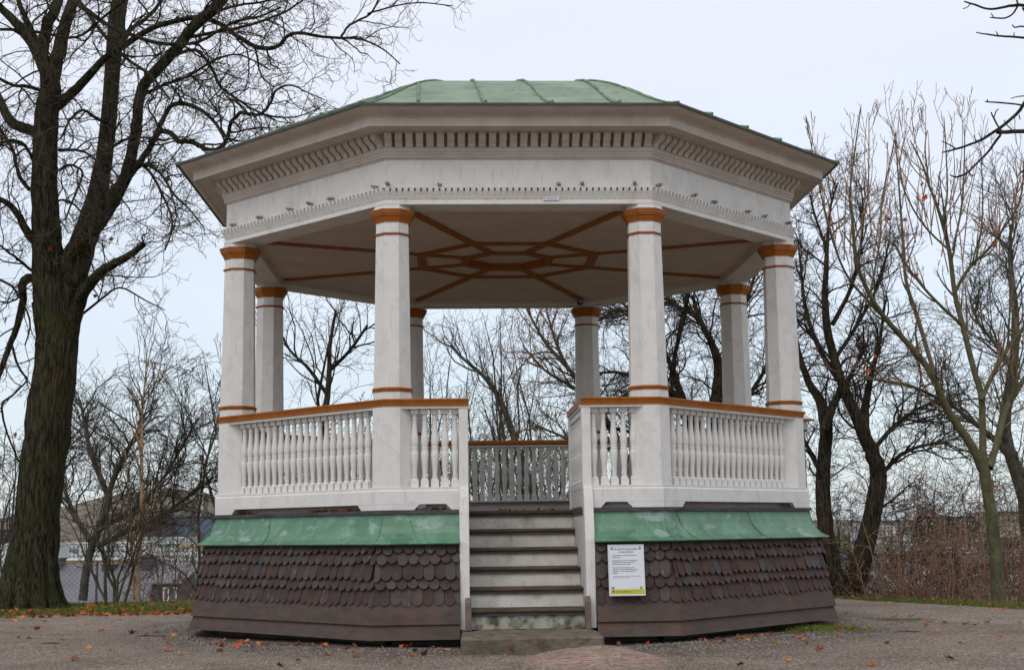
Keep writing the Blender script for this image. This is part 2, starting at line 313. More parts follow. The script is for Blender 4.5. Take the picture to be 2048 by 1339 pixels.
# skirt: five rows of round-ended shingles over two boards, one part per side
zb=[.317,.232,.100,.020,-.110,-.262,-.385]
def skr(z): return (3.262+(0.385-z)/.77*.093)*C8      # apothem of the skirt surface at z
rnd=random.Random(5)
SW=.0905
OPL,OPR=-.553,.596
for k in range(8):
    half0=lambda z:skr(z)*T8
    for (ua,ub) in ([(-1,1)] if k else [(-1,OPL),(OPR,1)]):
        mb=MB()
        def U(s,z): return s*half0(z) if abs(s)==1 else s
        za,zc=.40,-.385
        mb.poly([on(k,U(ua,zc),skr(zc)-.012,zc),on(k,U(ub,zc),skr(zc)-.012,zc),on(k,U(ub,za),skr(za)-.012,za),on(k,U(ua,za),skr(za)-.012,za)])
        for row in range(5):
            z1=zb[row]; z0=(zb[row-1]+.01 if row else .40)
            h=half0(z1); n=int(2*h/SW)
            off=(row%2)*.5
            for i in range(-1,n+2):
                u=-h+(i+off)*SW+rnd.uniform(-.003,.003); w=SW*.5-.0012
                ul,ur=u-w,u+w
                if k==0 and (ur<OPR+.01 if ub==1 else ul>OPL-.01): continue
                if ul<-h-SW*.55 or ur>h+SW*.55: continue
                dz=rnd.uniform(-.009,.009)+.006*math.sin(i*.7+row*2+k)
                out=.026+rnd.uniform(0,.010); zz=z1+dz
                pts=[]
                L_=min(w,abs(z0-zz)*.98)
                for q in range(9):
                    a=math.pi+math.pi*q/8; pts.append((u+w*math.cos(a),zz+L_+L_*math.sin(a)))
                pts+= [(ur,z0),(ul,z0)]
                def cl(uu,z): hh=half0(z)+.006; return max(-hh if ua==-1 else ua,min(hh if ub==1 else ub,uu))
                def P(uu,z,o):
                    f=(z0-z)/(z0-zz); return on(k,cl(uu,z),skr(z)+o*f-.004,z)
                wt=(5,4.0 if k==1 else .6,.4 if k==1 else (3.2 if (k==0 and ub!=1 and u>-1.1) or (k==7 and row<2 and u>-.2) else .7),1.6 if row else 3.5)
                ms=rnd.choices((0,1,2,3),wt)[0]
                b0=len(mb.v); nn=len(pts)
                mb.v+= [tuple(P(uu,z,out)) for uu,z in pts]+[tuple(P(uu,z,out-.028)) for uu,z in pts]
                mb.f.append(tuple(range(b0,b0+nn))); mb.m.append(ms)
                for q in range(nn-3): mb.f.append((b0+q,b0+q+1,b0+nn+q+1,b0+nn+q)); mb.m.append(ms)
        mb.build('shingle_skirt',[M_shingle,M_shingle_red,M_shingle_grey,M_shingle_dark],BS)
    # two boards
    for bi,(zt,zl) in enumerate(((-.05,zb[5]),(zb[5]+.03,zb[6]))):
        for (ua,ub) in ([(-1,1)] if k else [(-1,OPL),(OPR,1)]):
            mb=MB()
            o0,o1=(.004,.034) if bi==0 else (.002,.040)
            A=[(skr(zt)+o0-.018,zt),(skr(zt)+o0,zt),(skr(zl)+o1,zl),(skr(zl)+o1-.022,zl)]
            pl=[];pr=[]
            for a,z in A:
                pl.append(on(k,(-a*T8 if ua==-1 else ua),a,z)); pr.append(on(k,(a*T8 if ub==1 else ub),a,z))
            mb.poly(pl);mb.poly(pr)
            for i in range(4):
                j=(i+1)%4; mb.poly([pl[i],pl[j],pr[j],pr[i]])
            mb.build('skirt_board',M_board,BS)
# green apron
ap=[(3.150,.655),(3.160,.610),(3.180,.545),(3.210,.490),(3.262,.440),(3.335,.402)]
for k in range(8):
    segs=[(-1,1)] if k else [(-1,-.553),(.596,1)]
    for ua,ub in segs:
        mb=MB()
        for i in range(len(ap)-1):
            for (o) in (0,-.02):
                q=[]
                for (r,z) in (ap[i],ap[i+1]):
                    a=(r*C8)+ (o if o else 0); zz=z+o*.5
                    q.append((on(k,-a*T8 if ua==-1 else ua,a,zz),on(k,a*T8 if ub==1 else ub,a,zz)))
                mb.poly([q[0][0],q[0][1],q[1][1],q[1][0]])
        r,z=ap[-1]; a=r*C8
        mb.poly([on(k,-a*T8 if ua==-1 else ua,a,z),on(k,a*T8 if ub==1 else ub,a,z),on(k,a*T8 if ub==1 else ub,a-.02,z-.012),on(k,-a*T8 if ua==-1 else ua,a-.02,z-.012)])
        mb.build('green_apron',M_apron,BS,smooth=True)
    # lap seams across the apron
    mb=MB()
    for u in {0:(-.98,),7:(-.35,),1:(-1.02,.10)}.get(k,(-.6,.4)):
        w=.10
        pr=[on(k,u+ w*(i/(len(ap)-1))**1.6,ap[i][0]*C8+.0035,ap[i][1]+.002) for i in range(len(ap))]
        mb=MB(); mb.tube(pr,.006,5); mb.build('apron_seam',M_apron,BS,smooth=True)
for k in range(8):
    mb=MB(); mb.tube([V8(k,r+.003,z+.001) for r,z in ap],.004,5); mb.build('apron_corner_seam',M_apron,BS,smooth=True)
# floor with dark plank edge
mb=MB()
WL,WR,WB=-.470,.513,-1.76                     # the stairwell cut into the floor
fl=[V8(k,3.10,.62) for k in range(8)]; fy=fl[0].y
mb.prism(fl+[Vector((WL,fy,.62)),Vector((WL,WB,.62)),Vector((WR,WB,.62)),Vector((WR,fy,.62))],(0,0,.064))
mb.build('floor',M_brownboard,BS)
mb=MB()
for k in range(8):
    for ua,ub in ([(-1,1)] if k else [(-1,-.553),(.596,1)]):
        A=[(2.84,.655),(3.178*C8,.655),(3.182*C8,.684),(2.84,.684)]
        pl=[on(k,(-a*T8 if ua==-1 else ua),a,z) for a,z in A]; pr=[on(k,(a*T8 if ub==1 else ub),a,z) for a,z in A]
        mb.poly(pl);mb.poly(pr)
        for i in range(4):
            j=(i+1)%4; mb.poly([pl[i],pl[j],pr[j],pr[i]])
mb.build('floor_edge_plank',M_plank,BS)
# plinth boards with low cut-outs
PA=3.162*C8
def board_sides(k): return [(-1,1)] if k else [(-1,-.553),(.596,1)]
for k in range(8):
    for ua,ub in board_sides(k):
        mb=MB()
        for (a0,a1,z0,z1) in ((PA-.05,PA,.735,.862),(PA-.20,PA-.012,.864,.880)):
            A=[(a0,z0),(a1,z0),(a1,z1),(a0,z1)]
            if a0==PA-.05: A=[(a0,z0),(a1,z0),(a1,z1-.016),(a1-.013,z1),(a0,z1)]
            pl=[on(k,(-a*T8 if ua==-1 else ua),a,z) for a,z in A]; pr=[on(k,(a*T8 if ub==1 else ub),a,z) for a,z in A]
            mb.poly(pl);mb.poly(pr)
            for i in range(len(A)):
                j=(i+1)%len(A); mb.poly([pl[i],pl[j],pr[j],pr[i]])
        full=PA*T8
        # feet each side of the cut-out
        for s,lim in ((1,ub),(-1,ua)):
            if abs(lim)==1:
                inner=s*(full-.27); e=[(s*full,.686),(s*full,.735),(inner-s*.05,.735),(inner-s*.03,.715),(inner,.686)]
            else:
                inner=lim-s*.065; e=[(lim,.686),(lim,.735),(inner-s*.05,.735),(inner-s*.03,.715),(inner,.686)]
            ptsf=[on(k,u,PA-.0015,z) for u,z in e]
            # back face trimmed to the mitre
            ptsb=[on(k,(u if abs(u)<full-.001 else s*(PA-.05)*T8),PA-.05,z) for u,z in e]
            mb.poly(ptsf);mb.poly(ptsb)
            for i in range(5):
                j=(i+1)%5; mb.poly([ptsf[i],ptsf[j],ptsb[j],ptsb[i]])
        mb.build('plinth_board',M_white,BS)
mb=MB(); ring([(2.99,.686),(3.02,.686),(3.02,.8),(2.99,.8)],mb=mb,kk=[0,1,2,3,4,5,6]); mb.build('inner_kickboard',M_corniceshade,BS)
# columns
def colprof():
    k=1/C8
    return [(.172*k,.684),(.168*k,1.60),(.166*k,1.68),(.160*k,1.76),(.143*k,3.19)]
def ocl(prof,name,m,parent,smooth=False):
    mb=MB(); mb.lathe([(r/C8,z) for r,z in prof],8,off=R_(22.5)); return mb.build(name,m,parent)
RC=2.95
def make_column(parent):
    c=ocl([(.174,.684),(.170,1.60),(.163,1.75),(.161,1.80),(.1425,3.19),(.1425,3.23)],'column',M_white,parent)
    ocl([(.150,3.212),(.153,3.225),(.158,3.232),(.166,3.250),(.182,3.272),(.182,3.280),(.189,3.286),(.189,3.302),(.195,3.306),(.195,3.322),(.150,3.326)],'capital_ring',M_orange,c)
    ocl([(.170,3.327),(.158,3.345),(.153,3.36),(.156,3.372)],'capital_neck',M_white,c)
    ocl([(.150,3.096),(.156,3.100),(.158,3.106),(.156,3.113),(.148,3.118)],'neck_ring',M_orange,c)
    ocl([(.160,1.705),(.172,1.708),(.174,1.716),(.168,1.722),(.176,1.727),(.176,1.736),(.166,1.744),(.160,1.746)],'base_ring',M_orange,c)
    return c
col0=make_column(BS)
for k in range(8):
    p=V8(k,RC,0)
    if k==0: c=col0
    else:
        c=add_copy(col0,BS)
        for ch in col0.children: add_copy(ch,c)
    c.location=p
# balusters and railings
BH=.677; BZ=.880
def baluster_mb():
    mb=MB()
    pr=[(.0,0)]
    P_=[(.085,.030),(.10,.028),(.12,.020),(.130,.0175),(.134,.0215),(.142,.0215),(.147,.0175),(.20,.0185),(.28,.0225),(.34,.0265),(.40,.0295),(.44,.0295),(.463,.025),(.468,.0235),(.472,.0265),(.484,.0265),(.489,.0235),(.497,.0235),(.501,.0265),(.513,.0265),(.518,.0235),
       (.535,.0255),(.565,.0285),(.60,.0290),(.645,.0265),(.70,.0225),(.77,.0185),(.85,.0165),(.868,.0165),(.872,.0210),(.880,.0210),(.885,.0175),(.915,.0175),(.930,.0215),(.938,.0235)]
    mb.lathe([(r*1.17,z*BH) for z,r in P_],14)
    mb.box(-.034,.034,-.034,.034,0,.086*BH); mb.box(-.034,.034,-.034,.034,.937*BH,BH)
    return mb
bal0=None
BA=2.805                                      # apothem of the baluster line
def put_bal(parent,p,rz):
    global bal0
    if bal0 is None:
        bal0=baluster_mb().build('baluster',M_whiteclean,parent,smooth=True,angle=50); o=bal0
    else: o=add_copy(bal0,parent)
    o.location=p; o.rotation_euler=(0,0,rz); return o
RP=[(-.105,1.595),(-.105,1.624),(-.085,1.640),(.105,1.640),(.114,1.634),(.114,1.626),(.106,1.618),(.100,1.598),(.096,1.586),(.096,1.576),(-.09,1.576)]
def rail_path(pts,name):
    """pts: list of (point, miter normal scale, outward vector) in order; sweeps RP"""
    mb=MB(); rows=[]
    for p,o in pts: rows.append([p+o*a+Vector((0,0,z)) for a,z in RP])
    for i in range(len(rows)-1):
        for j in range(len(RP)):
            q=(j+1)%len(RP); mb.poly([rows[i][j],rows[i+1][j],rows[i+1][q],rows[i][q]])
    mb.poly(rows[0]);mb.poly(rows[-1])
    return mb
def side_rail(k,ua,ub,balus,parent=BS,stuff=False):
    n,t_=face_frame(k)
    def end(s):
        if abs(s)==1: return (n*BA+t_*(s*BA*T8),n+t_*(s*T8))
        return (n*BA+t_*s,n)
    r=rail_path([end(ua),end(ub)],'railing').build('railing',M_orange,parent)
    mb=MB()
    for (z0,z1,hw) in ((1.5565,1.5755,.086),):
        A=[(BA-hw,z0),(BA+hw,z0),(BA+hw,z1),(BA-hw,z1)]
        pl=[on(k,(-a*T8 if ua==-1 else ua),a,z) for a,z in A]; pr=[on(k,(a*T8 if ub==1 else ub),a,z) for a,z in A]
        mb.poly(pl);mb.poly(pr)
        for i in range(4):
            j=(i+1)%4; mb.poly([pl[i],pl[j],pr[j],pr[i]])
    mb.build('under_rail',M_whiteclean,r)
    if stuff:
        big=MB(); base=baluster_mb()
        for u in balus:
            p=on(k,u,BA,BZ); rot=Matrix.Rotation(R_(45*k),3,'Z'); b0=len(big.v)
            big.v+=[tuple(rot@Vector(v)+p) for v in base.v]; big.f+=[tuple(b0+i for i in f) for f in base.f]; big.m+=base.m
        o=big.build('baluster',M_whiteclean,BS,smooth=True,angle=50); o['kind']='stuff'
    else:
        for u in balus: put_bal(r,on(k,u,BA,BZ),R_(45*k))
    return r
full=[(-9.5+i)*.0945 for i in range(20)]
ol=-.865
side_rail(0,-1,-.463,[-.935+.0875*i for i in range(5)])
side_rail(0,.506,1,[.625+.0875*i for i in range(5)])
side_rail(1,-1,1,full); side_rail(7,-1,1,full)
side_rail(4,-1,1,full); side_rail(3,-1,1,full[2:-2]); side_rail(5,-1,1,full[2:-2])
side_rail(2,-1,1,full[1:-1],stuff=True); side_rail(6,-1,1,full[1:-1],stuff=True)
# newel posts at the stair opening and the returns behind them
NX=(-.511,.554)
for s,nx_ in ((-1,NX[0]),(1,NX[1])):
    mb=MB(); mb.box(nx_-.04,nx_+.04,-2.885,-2.80,.684,1.5755); mb.build('newel_post',M_white,BS,bevel=.004)
    mb=MB(); mb.box(nx_-.04,nx_+.04,-1.56,-1.48,.684,1.5755); mb.build('newel_post',M_white,BS,bevel=.004)
    o=Vector((-s,0,0)); q=.5
    mb=MB(); RR=[(-.046,1.596),(-.048,1.624),(-.044,1.6385),(.044,1.6385),(.048,1.624),(.046,1.578),(-.046,1.578)]
    a=[Vector((nx_+x_,-2.71,z)) for x_,z in RR]; b_=[Vector((nx_+x_,-1.44,z)) for x_,z in RR]
    # mitred front end
    a=[Vector((p.x,-2.9145+ (0 if True else 0),p.z)) for p in a]
    a=[Vector((p.x,-2.70,p.z)) for p in a]
    for i in range(len(RR)):
        j=(i+1)%len(RR); mb.poly([a[i],b_[i],b_[j],a[j]])
    mb.poly(a);mb.poly(b_)
    r=mb.build('return_railing',M_orange,BS)
    mb=MB(); mb.box(nx_-.035,nx_+.035,-2.80,-1.56,1.5555,1.577); mb.box(nx_-.03,nx_+.03,-2.80,-1.56,.70,.86); mb.build('under_rail',M_whiteclean,r)
    for i in range(13): 
        put_bal(r,Vector((nx_,-2.73+i*.0925,BZ-.02)),0)
# entablature
BR_in=2.815
mb=ring([(BR_in,3.366),(3.118,3.366),(3.118,3.386),(3.110,3.388),(3.110,3.400),(3.100,3.404),(3.110,3.425),(3.120,3.445),(3.137,3.474),(3.139,3.480),(3.094,3.482),(3.094,3.775),(3.02,3.775),(3.02,3.80),(BR_in,3.80),(BR_in,3.43)])
mb.build('architrave',M_white,BS)
mb=ring([(BR_in-.002,3.385),(BR_in-.014,3.385),(BR_in-.02,3.395),(BR_in-.02,3.418),(BR_in-.03,3.4295),(BR_in-.002,3.4295)]); mb.build('inner_cornice',M_corniceshade,BS)
# small fluted dentils
mb=MB(); dp=[(3.098*C8,3.41),(3.112*C8,3.42),(3.124*C8,3.445),(3.146*C8,3.482),(3.150*C8,3.497),(3.150*C8,3.508),(3.094*C8+.001,3.508),(3.094*C8+.001,3.41)]
for k in range(8):
    h=3.13*C8*T8; n=44; st=2*h/n
    for i in range(n): sweep_box(mb,k,-h+(i+.20)*st,-h+(i+.90)*st,dp)
    sweep_box(mb,k,-h,h,[(3.094*C8,3.508),(3.153*C8,3.508),(3.150*C8,3.514),(3.094*C8,3.517)])
mb.build('fluted_moulding',M_white,BS)
# bed mouldings, modillions, corona
mb=ring([(3.02,3.776),(3.102,3.776),(3.108,3.788),(3.122,3.792),(3.122,3.812),(3.130,3.818),(3.130,3.835),(3.140,3.842),(3.140,3.864),(3.146,3.868),(3.146,3.878),(3.085,3.880),(3.085,3.93),(3.11,3.96),(3.14,3.975),(3.14,3.992),(3.02,3.992)])
mb.build('bed_moulding',M_corniceshade,BS)
mb=MB()
mp_=[(3.08,3.882),(3.146,3.882),(3.154,3.900),(3.172,3.918),(3.205,3.935),(3.228,3.952),(3.240,3.972),(3.242,3.9915),(3.08,3.9915)]
for k in range(8):
    h=3.146*C8*T8; n=26; st=2*h/n
    for i in range(n): sweep_box(mb,k,-h+(i+.16)*st,-h+(i+.84)*st,[(r*C8,z) for r,z in mp_])
mb.build('modillion_row',M_corniceshade,BS)
mb=ring([(3.02,3.993),(3.25,3.993),(3.25,3.9985),(3.405,3.9985),(3.405,3.992),(3.436,3.992),(3.436,4.012),(3.436,4.066),(3.446,4.070),(3.446,4.078),(3.02,4.078)])
mb.build('corona',M_corniceshade,BS)
mb=ring([(3.02,4.079),(3.450,4.079),(3.468,4.088),(3.505,4.098),(3.545,4.113),(3.568,4.128),(3.575,4.140),(3.02,4.142)])
mb.build('crown_moulding',M_corniceshade,BS,smooth=True)
mb=ring([(3.50,4.143),(3.594,4.136),(3.606,4.132),(3.608,4.152),(3.50,4.165)]); mb.build('eave_edge',M_eavedark,BS)
# roof
rp=[(3.598,4.155),(3.48,4.185),(3.37,4.222),(3.12,4.335),(2.86,4.468),(2.63,4.588),(2.4,4.698),(2.2,4.780),(2.0,4.850),(1.8,4.903),(1.5,4.96),(1.1,5.0),(.5,5.03),(.05,5.04)]
def rprof(a):
    r=a/C8
    for i in range(len(rp)-1):
        if rp[i][0]>=r>=rp[i+1][0]:
            f=(rp[i][0]-r)/(rp[i][0]-rp[i+1][0]); return rp[i][1]*(1-f)+rp[i+1][1]*f
    return rp[0][1] if r>3 else 5.04
mb=MB()
for k in range(8):
    for i in range(len(rp)-1): mb.poly([V8(k,*rp[i]),V8(k+1,*rp[i]),V8(k+1,*rp[i+1]),V8(k,*rp[i+1])])
roof=mb.build('roof',M_patina,BS,smooth=True,angle=14)
for k in range(8):
    for u0 in (-.88,-.30,.275,.86):
        pts=[]; a=3.598*C8+.012; first=True
        while a>.3:
            d=3.324-a; u=u0-(.02 if u0<-.5 else .06 if u0<0 else .13)*d
            if abs(u)>a*T8-.02: break
            pts.append(on(k,u,a,rprof(a)+.010+ .002*math.sin(a*13+k))); a-=.09
        if len(pts)>1:
            pts[0].z-=.004; mb=MB(); mb.tube(pts,[.017]+[.013+.003*math.sin(i*2.3+k) for i in range(len(pts)-1)],6); mb.build('roof_seam',M_seam,roof,smooth=True)
    pts=[V8(k,r+.004,z+.006) for r,z in rp[:-1]]; mb=MB(); mb.tube(pts,.010,6); mb.build('hip_seam',M_seam,roof,smooth=True)
# ceiling and its painted ribs
ZC=3.43
hr=.40/C8
mb=MB(); ring([(BR_in,ZC+.0),(hr,ZC)],closed=False,mb=mb); ring([(hr,ZC),(hr,ZC+.045)],closed=False,mb=mb)
mb.poly([V8(7-k,hr,ZC+.045) for k in range(8)])
mb.build('ceiling',M_ceil,BS)
def strip_ring(a0,a1,z0,z1): return ring([(a0/C8,z0),(a1/C8,z0),(a1/C8,z1),(a0/C8,z1)])
strip_ring(.88,.975,ZC-.020,ZC-.002).build('ceiling_ring',M_orangeceil,BS)
mb=strip_ring(.405,.495,ZC-.022,ZC-.002)
ring([(.392/C8,ZC-.022),(.392/C8,ZC+.043),(.398/C8,ZC+.043),(.398/C8,ZC-.022)],mb=mb); mb.build('ceiling_ring',M_orangeceil,BS)
for k in range(8):
    a=ANG[k]; d=Vector((math.sin(a),-math.cos(a),0)); t_=Vector((-d.y,d.x,0)); mb=MB()
    mb.prism([d*.50+t_*.045+Vector((0,0,ZC-.0185)),d*2.72+t_*.045+Vector((0,0,ZC-.0185)),d*2.78+Vector((0,0,ZC-.0185)),d*2.72-t_*.045+Vector((0,0,ZC-.0185)),d*.50-t_*.045+Vector((0,0,ZC-.0185))],(0,0,.0165)); mb.build('ceiling_rib',M_orangeceil,BS,bevel=.004)
# light clips on the frieze
mb0=MB(); mb0.box(-.016,.016,-.065,0,-.009,.009); mb0.box(-.006,.006,-.05,-.03,-.022,-.012)
for k in range(8):
    us={0:(-1.16,-.70,.36,.57,1.04),7:(-1.03,-.60,-.13,.17,.47,1.08) ,1:(-1.1,-.55,-.22,.35,.65,1.1)}.get(k,(-.9,-.3,.3,.9))
    for j,u in enumerate(us):
        if k==0 and j==0: clip=mb0.build('lamp_clip',M_clip,BS); c=clip
        else: c=add_copy(clip,BS)
        c.location=on(k,u,3.094*C8,3.55); c.rotation_euler=(R_(-6+5*((j*7+k)%4)),R_(12*(((j*5+k)%3)-1)),R_(45*k)+R_(10*(((j*3)%3)-1)))
# small sticker on the front beam
mb=MB(); mb.box(.215,.355,-3.118*C8-.004,-3.118*C8-.001,3.352+.016,3.385+.0)
o=None
def text_mesh(s,size,name,m,parent,loc,rot,align='LEFT',sx=1):
    cu=bpy.data.curves.new('t','FONT'); cu.body=s; cu.size=size; cu.align_x=align; cu.extrude=.0004; cu.resolution_u=2
    to=bpy.data.objects.new('t',cu); COL.objects.link(to); bpy.context.view_layer.update()
    me=bpy.data.meshes.new_from_object(to.evaluated_get(bpy.context.evaluated_depsgraph_get())); bpy.data.objects.remove(to)
    me.name=name; me.materials.clear(); me.materials.append(m)
    ob=bpy.data.objects.new(name,me); COL.objects.link(ob); ob.parent=parent; ob.location=loc; ob.rotation_euler=rot; ob.scale=(sx,1,1); return ob
st=empty('sticker',(0,0,0),0); 
st.matrix_world=Matrix.Rotation(TH,4,'Z')@Matrix.Translation(on(0,.285,3.112*C8+.012,3.412))
tag(st,'tiny white strip sticker with dark lettering on the front beam under the frieze','sticker')
mb=MB(); mb.box(-.07,.07,-.003,0,-.014,.014); mb.build('sticker_panel',M_signwhite,st)
mb=MB(); mb.prism([(-.064,-.0032,-.010),(-.060,-.0032,.010),(-.046,-.0032,.002),(-.058,-.0032,.002)],(0,-.0008,0)); mb.build('sticker_mark',M_ink,st)
mb=MB(); x_=-.040
for w_ in (.007,.009,.006,.009,.008,.006,.009,.007): mb.box(x_,x_+w_,-.0040,-.0032,-.005,.006); x_+=w_+.0045
mb.build('sticker_lettering',M_inkred,st)
# blue spray daub inside the back right beam corner
mb=MB(); q=[(-.04,.05),(-.025,.055),(-.015,.0),(.0,-.012),(.035,-.01),(.045,-.03),(.0,-.055),(-.04,-.04)]
pc=V8(3,BR_in*.985,3.40); 
mb.prism([(pc.x-.03+a_,pc.y-.09,pc.z+b_*.8-.02) for a_,b_ in q],(0,.012,0)); mb.build('blue_hook',M_blue,BS)
# stairs: part of the bandstand
W0,W1=WL+.002,WR-.002
RIS=.167; TR=.24; Y0=WB-.03
for i in range(6):
    yb=Y0-TR*i; zt=(.684 if i==0 else .684)-RIS*i-.030
    mb=MB(); mb.box(W0,W1,yb+.002,yb+.03,(.684-RIS*(i+1)+.001) if i<5 else -.318,zt-.002); mb.build('stair_riser',M_riser if i<5 else M_riserlow,BS)
for i in range(6):
    zt=.684-RIS*i; yb=Y0-TR*i
    mb=MB(); mb.box(W0,W1,yb-.036,(yb+TR if i else WB-.002),zt-.030,zt+(.0 if i else .003)); mb.build('stair_tread',M_tread,BS,bevel=.008)
    mb=MB(); mb.box(W0,W1,yb-.018,yb,zt-.054,zt-.031); mb.build('nosing_shade_strip',M_plank,BS)  # dark strip added to paint the shadow under each nosing
for s,nx_ in ((-1,NX[0]),(1,NX[1])):
    x0,x1=nx_-.041,nx_+.041
    prof=[(-2.80,-.318),(-3.045,-.318),(-3.035,.405),(-2.965,.79),(-2.94,.862),(-2.92,.875),(-2.80,.875)]
    mb=MB(); mb.prism([(x0,y,z) for y,z in prof],(x1-x0,0,0)); mb.build('stair_cheek',M_white,BS,bevel=.005)
    xa,xb=(WL-.03,WL-.001) if s<0 else (WR+.001,WR+.03)
    mb=MB(); mb.box(xa,xb,-2.798,WB+.02,-.318,.619); mb.build('stairwell_panel',M_white,BS)
    xa,xb=(WL-.028,WL+.006) if s<0 else (WR-.006,WR+.028)
    mb=MB(); mb.box(xa,xb,-2.80,WB-.04,.650,.690); mb.build('floor_edge_plank',M_plank,BS)
    xa,xb=(WL-.040,WL+.012) if s<0 else (WR-.020,WR+.028)
    mb=MB(); mb.prism([(xa,-3.048,-.318),(xa,-3.13,-.318),(xa,-3.115,-.09),(xa,-3.048,-.05)],(xb-xa,0,0)); mb.build('stair_stringer',M_brownboard,BS,bevel=.003)
mb=MB(); mb.box(-.545,.575,-3.82,-2.90,-.60,-.321)
o=mb.build('concrete_step',M_concrete,BS,bevel=.02)
bm_=o.modifiers.new('sub','SUBSURF'); bm_.subdivision_type='SIMPLE'; bm_.levels=5; bm_.render_levels=5
tx=bpy.data.textures.new('rough','CLOUDS'); tx.noise_scale=.12
dm=o.modifiers.new('d','DISPLACE'); dm.texture=tx; dm.strength=.035; dm.mid_level=.5
# ---------------------------------------------------------------- information sign on the skirt
sg=empty('information_sign'); tilt=R_(-7)
sg.matrix_world=Matrix.Rotation(TH,4,'Z')@Matrix.Translation(Vector((.845,-3.125,.16)))@Matrix.Rotation(tilt,4,'X')
tag(sg,'white information sign with yellow bottom band, fixed to the brown shingles right of the steps','sign')
mb=MB(); mb.box(-.145,.145,-.004,.006,-.205,.205); mb.build('panel',M_signwhite,sg)
mb=MB()
for q in ((-.152,.152,-.010,.008,.205,.212),(-.152,.152,-.010,.008,-.212,-.205),(-.152,-.145,-.010,.008,-.205,.205),(.145,.152,-.010,.008,-.205,.205)): mb.box(*q)
mb.build('frame',M_signedge,sg)
mb=MB(); mb.box(-.136,.143,-.0052,-.0042,-.198,-.158); mb.build('yellow_band',M_signyellow,sg)
for (x_,z_) in ((-.118,.182),(.118,.182),(-.118,-.145),(.118,-.145)):
    mb=MB()
    for r_,y_ in ((.012,-.0055),(.008,-.008),(.004,-.010)):
        b0=len(mb.v); 
        for k in range(12): mb.v.append((x_+r_*math.cos(k*math.pi/6),y_,z_+r_*math.sin(k*math.pi/6)))
        mb.f.append(tuple(b0+k for k in range(12)))
        mb.m.append(0)
    for l in range(2):
        for k in range(12): mb.f.append((l*12+k,l*12+(k+1)%12,(l+1)*12+(k+1)%12,(l+1)*12+k)); mb.m.append(0)
    mb.build('screw',M_clip,sg)
RX=(R_(90),0,0)
text_mesh('MUSIKPAVILJONGEN',.0235,'lettering',M_ink,sg,(0,-.0052,.168),RX,'CENTER',.92)
text_mesh('VITABERGSPARKEN',.0155,'lettering',M_ink,sg,(0,-.0052,.146),RX,'CENTER',1.0)
lines=[(.120,'Musikpaviljongen har sedan 2008 disponerats av'),(.105,'Stockholms stad.'),(.077,'Musikpaviljongen har nu funnits i Vitabergsparken'),(.062,'sedan b\u00f6rjan av 1900-talet, och utg\u00f6r ett av'),(.047,'Stockholms mest anlitade kulturhus.'),
 (.018,'Med tanke p\u00e5 den nära dialog som musik-'),(.003,'paviljongen har v\u00e4djar vi till alla bes\u00f6kare att vara'),(-.012,'aktsamma om och v\u00e4rna denna gemensamma'),(-.027,'anl\u00e4ggning.')]
for z_,s_ in lines: text_mesh(s_,.0125,'lettering',M_ink,sg,(-.118,-.0052,z_),RX,'LEFT',.86)
rs_=random.Random(2); mb=MB()
for z_,n_,x1_ in ((-.052,26,.112),(-.064,17,.02)):
    x_=-.116
    while x_<x1_: w_=rs_.uniform(.004,.013); mb.box(x_,x_+w_,-.0056,-.0050,z_,z_+.0035); x_+=w_+.003
mb.build('small_print',M_inksoft,sg)
mb=MB(); x_=-.095
while x_<.03: w_=rs_.uniform(.004,.010); mb.box(x_,x_+w_,-.0066,-.0054,-.181,-.175); x_+=w_+.003
mb.build('small_print',M_ink,sg)
mb=MB(); mb.prism([(-.122,-.0055,-.168),(-.108,-.0055,-.168),(-.108,-.0055,-.179),(-.115,-.0055,-.187),(-.122,-.0055,-.179)],(0,-.001,0)); mb.build('emblem',M_ink,sg)
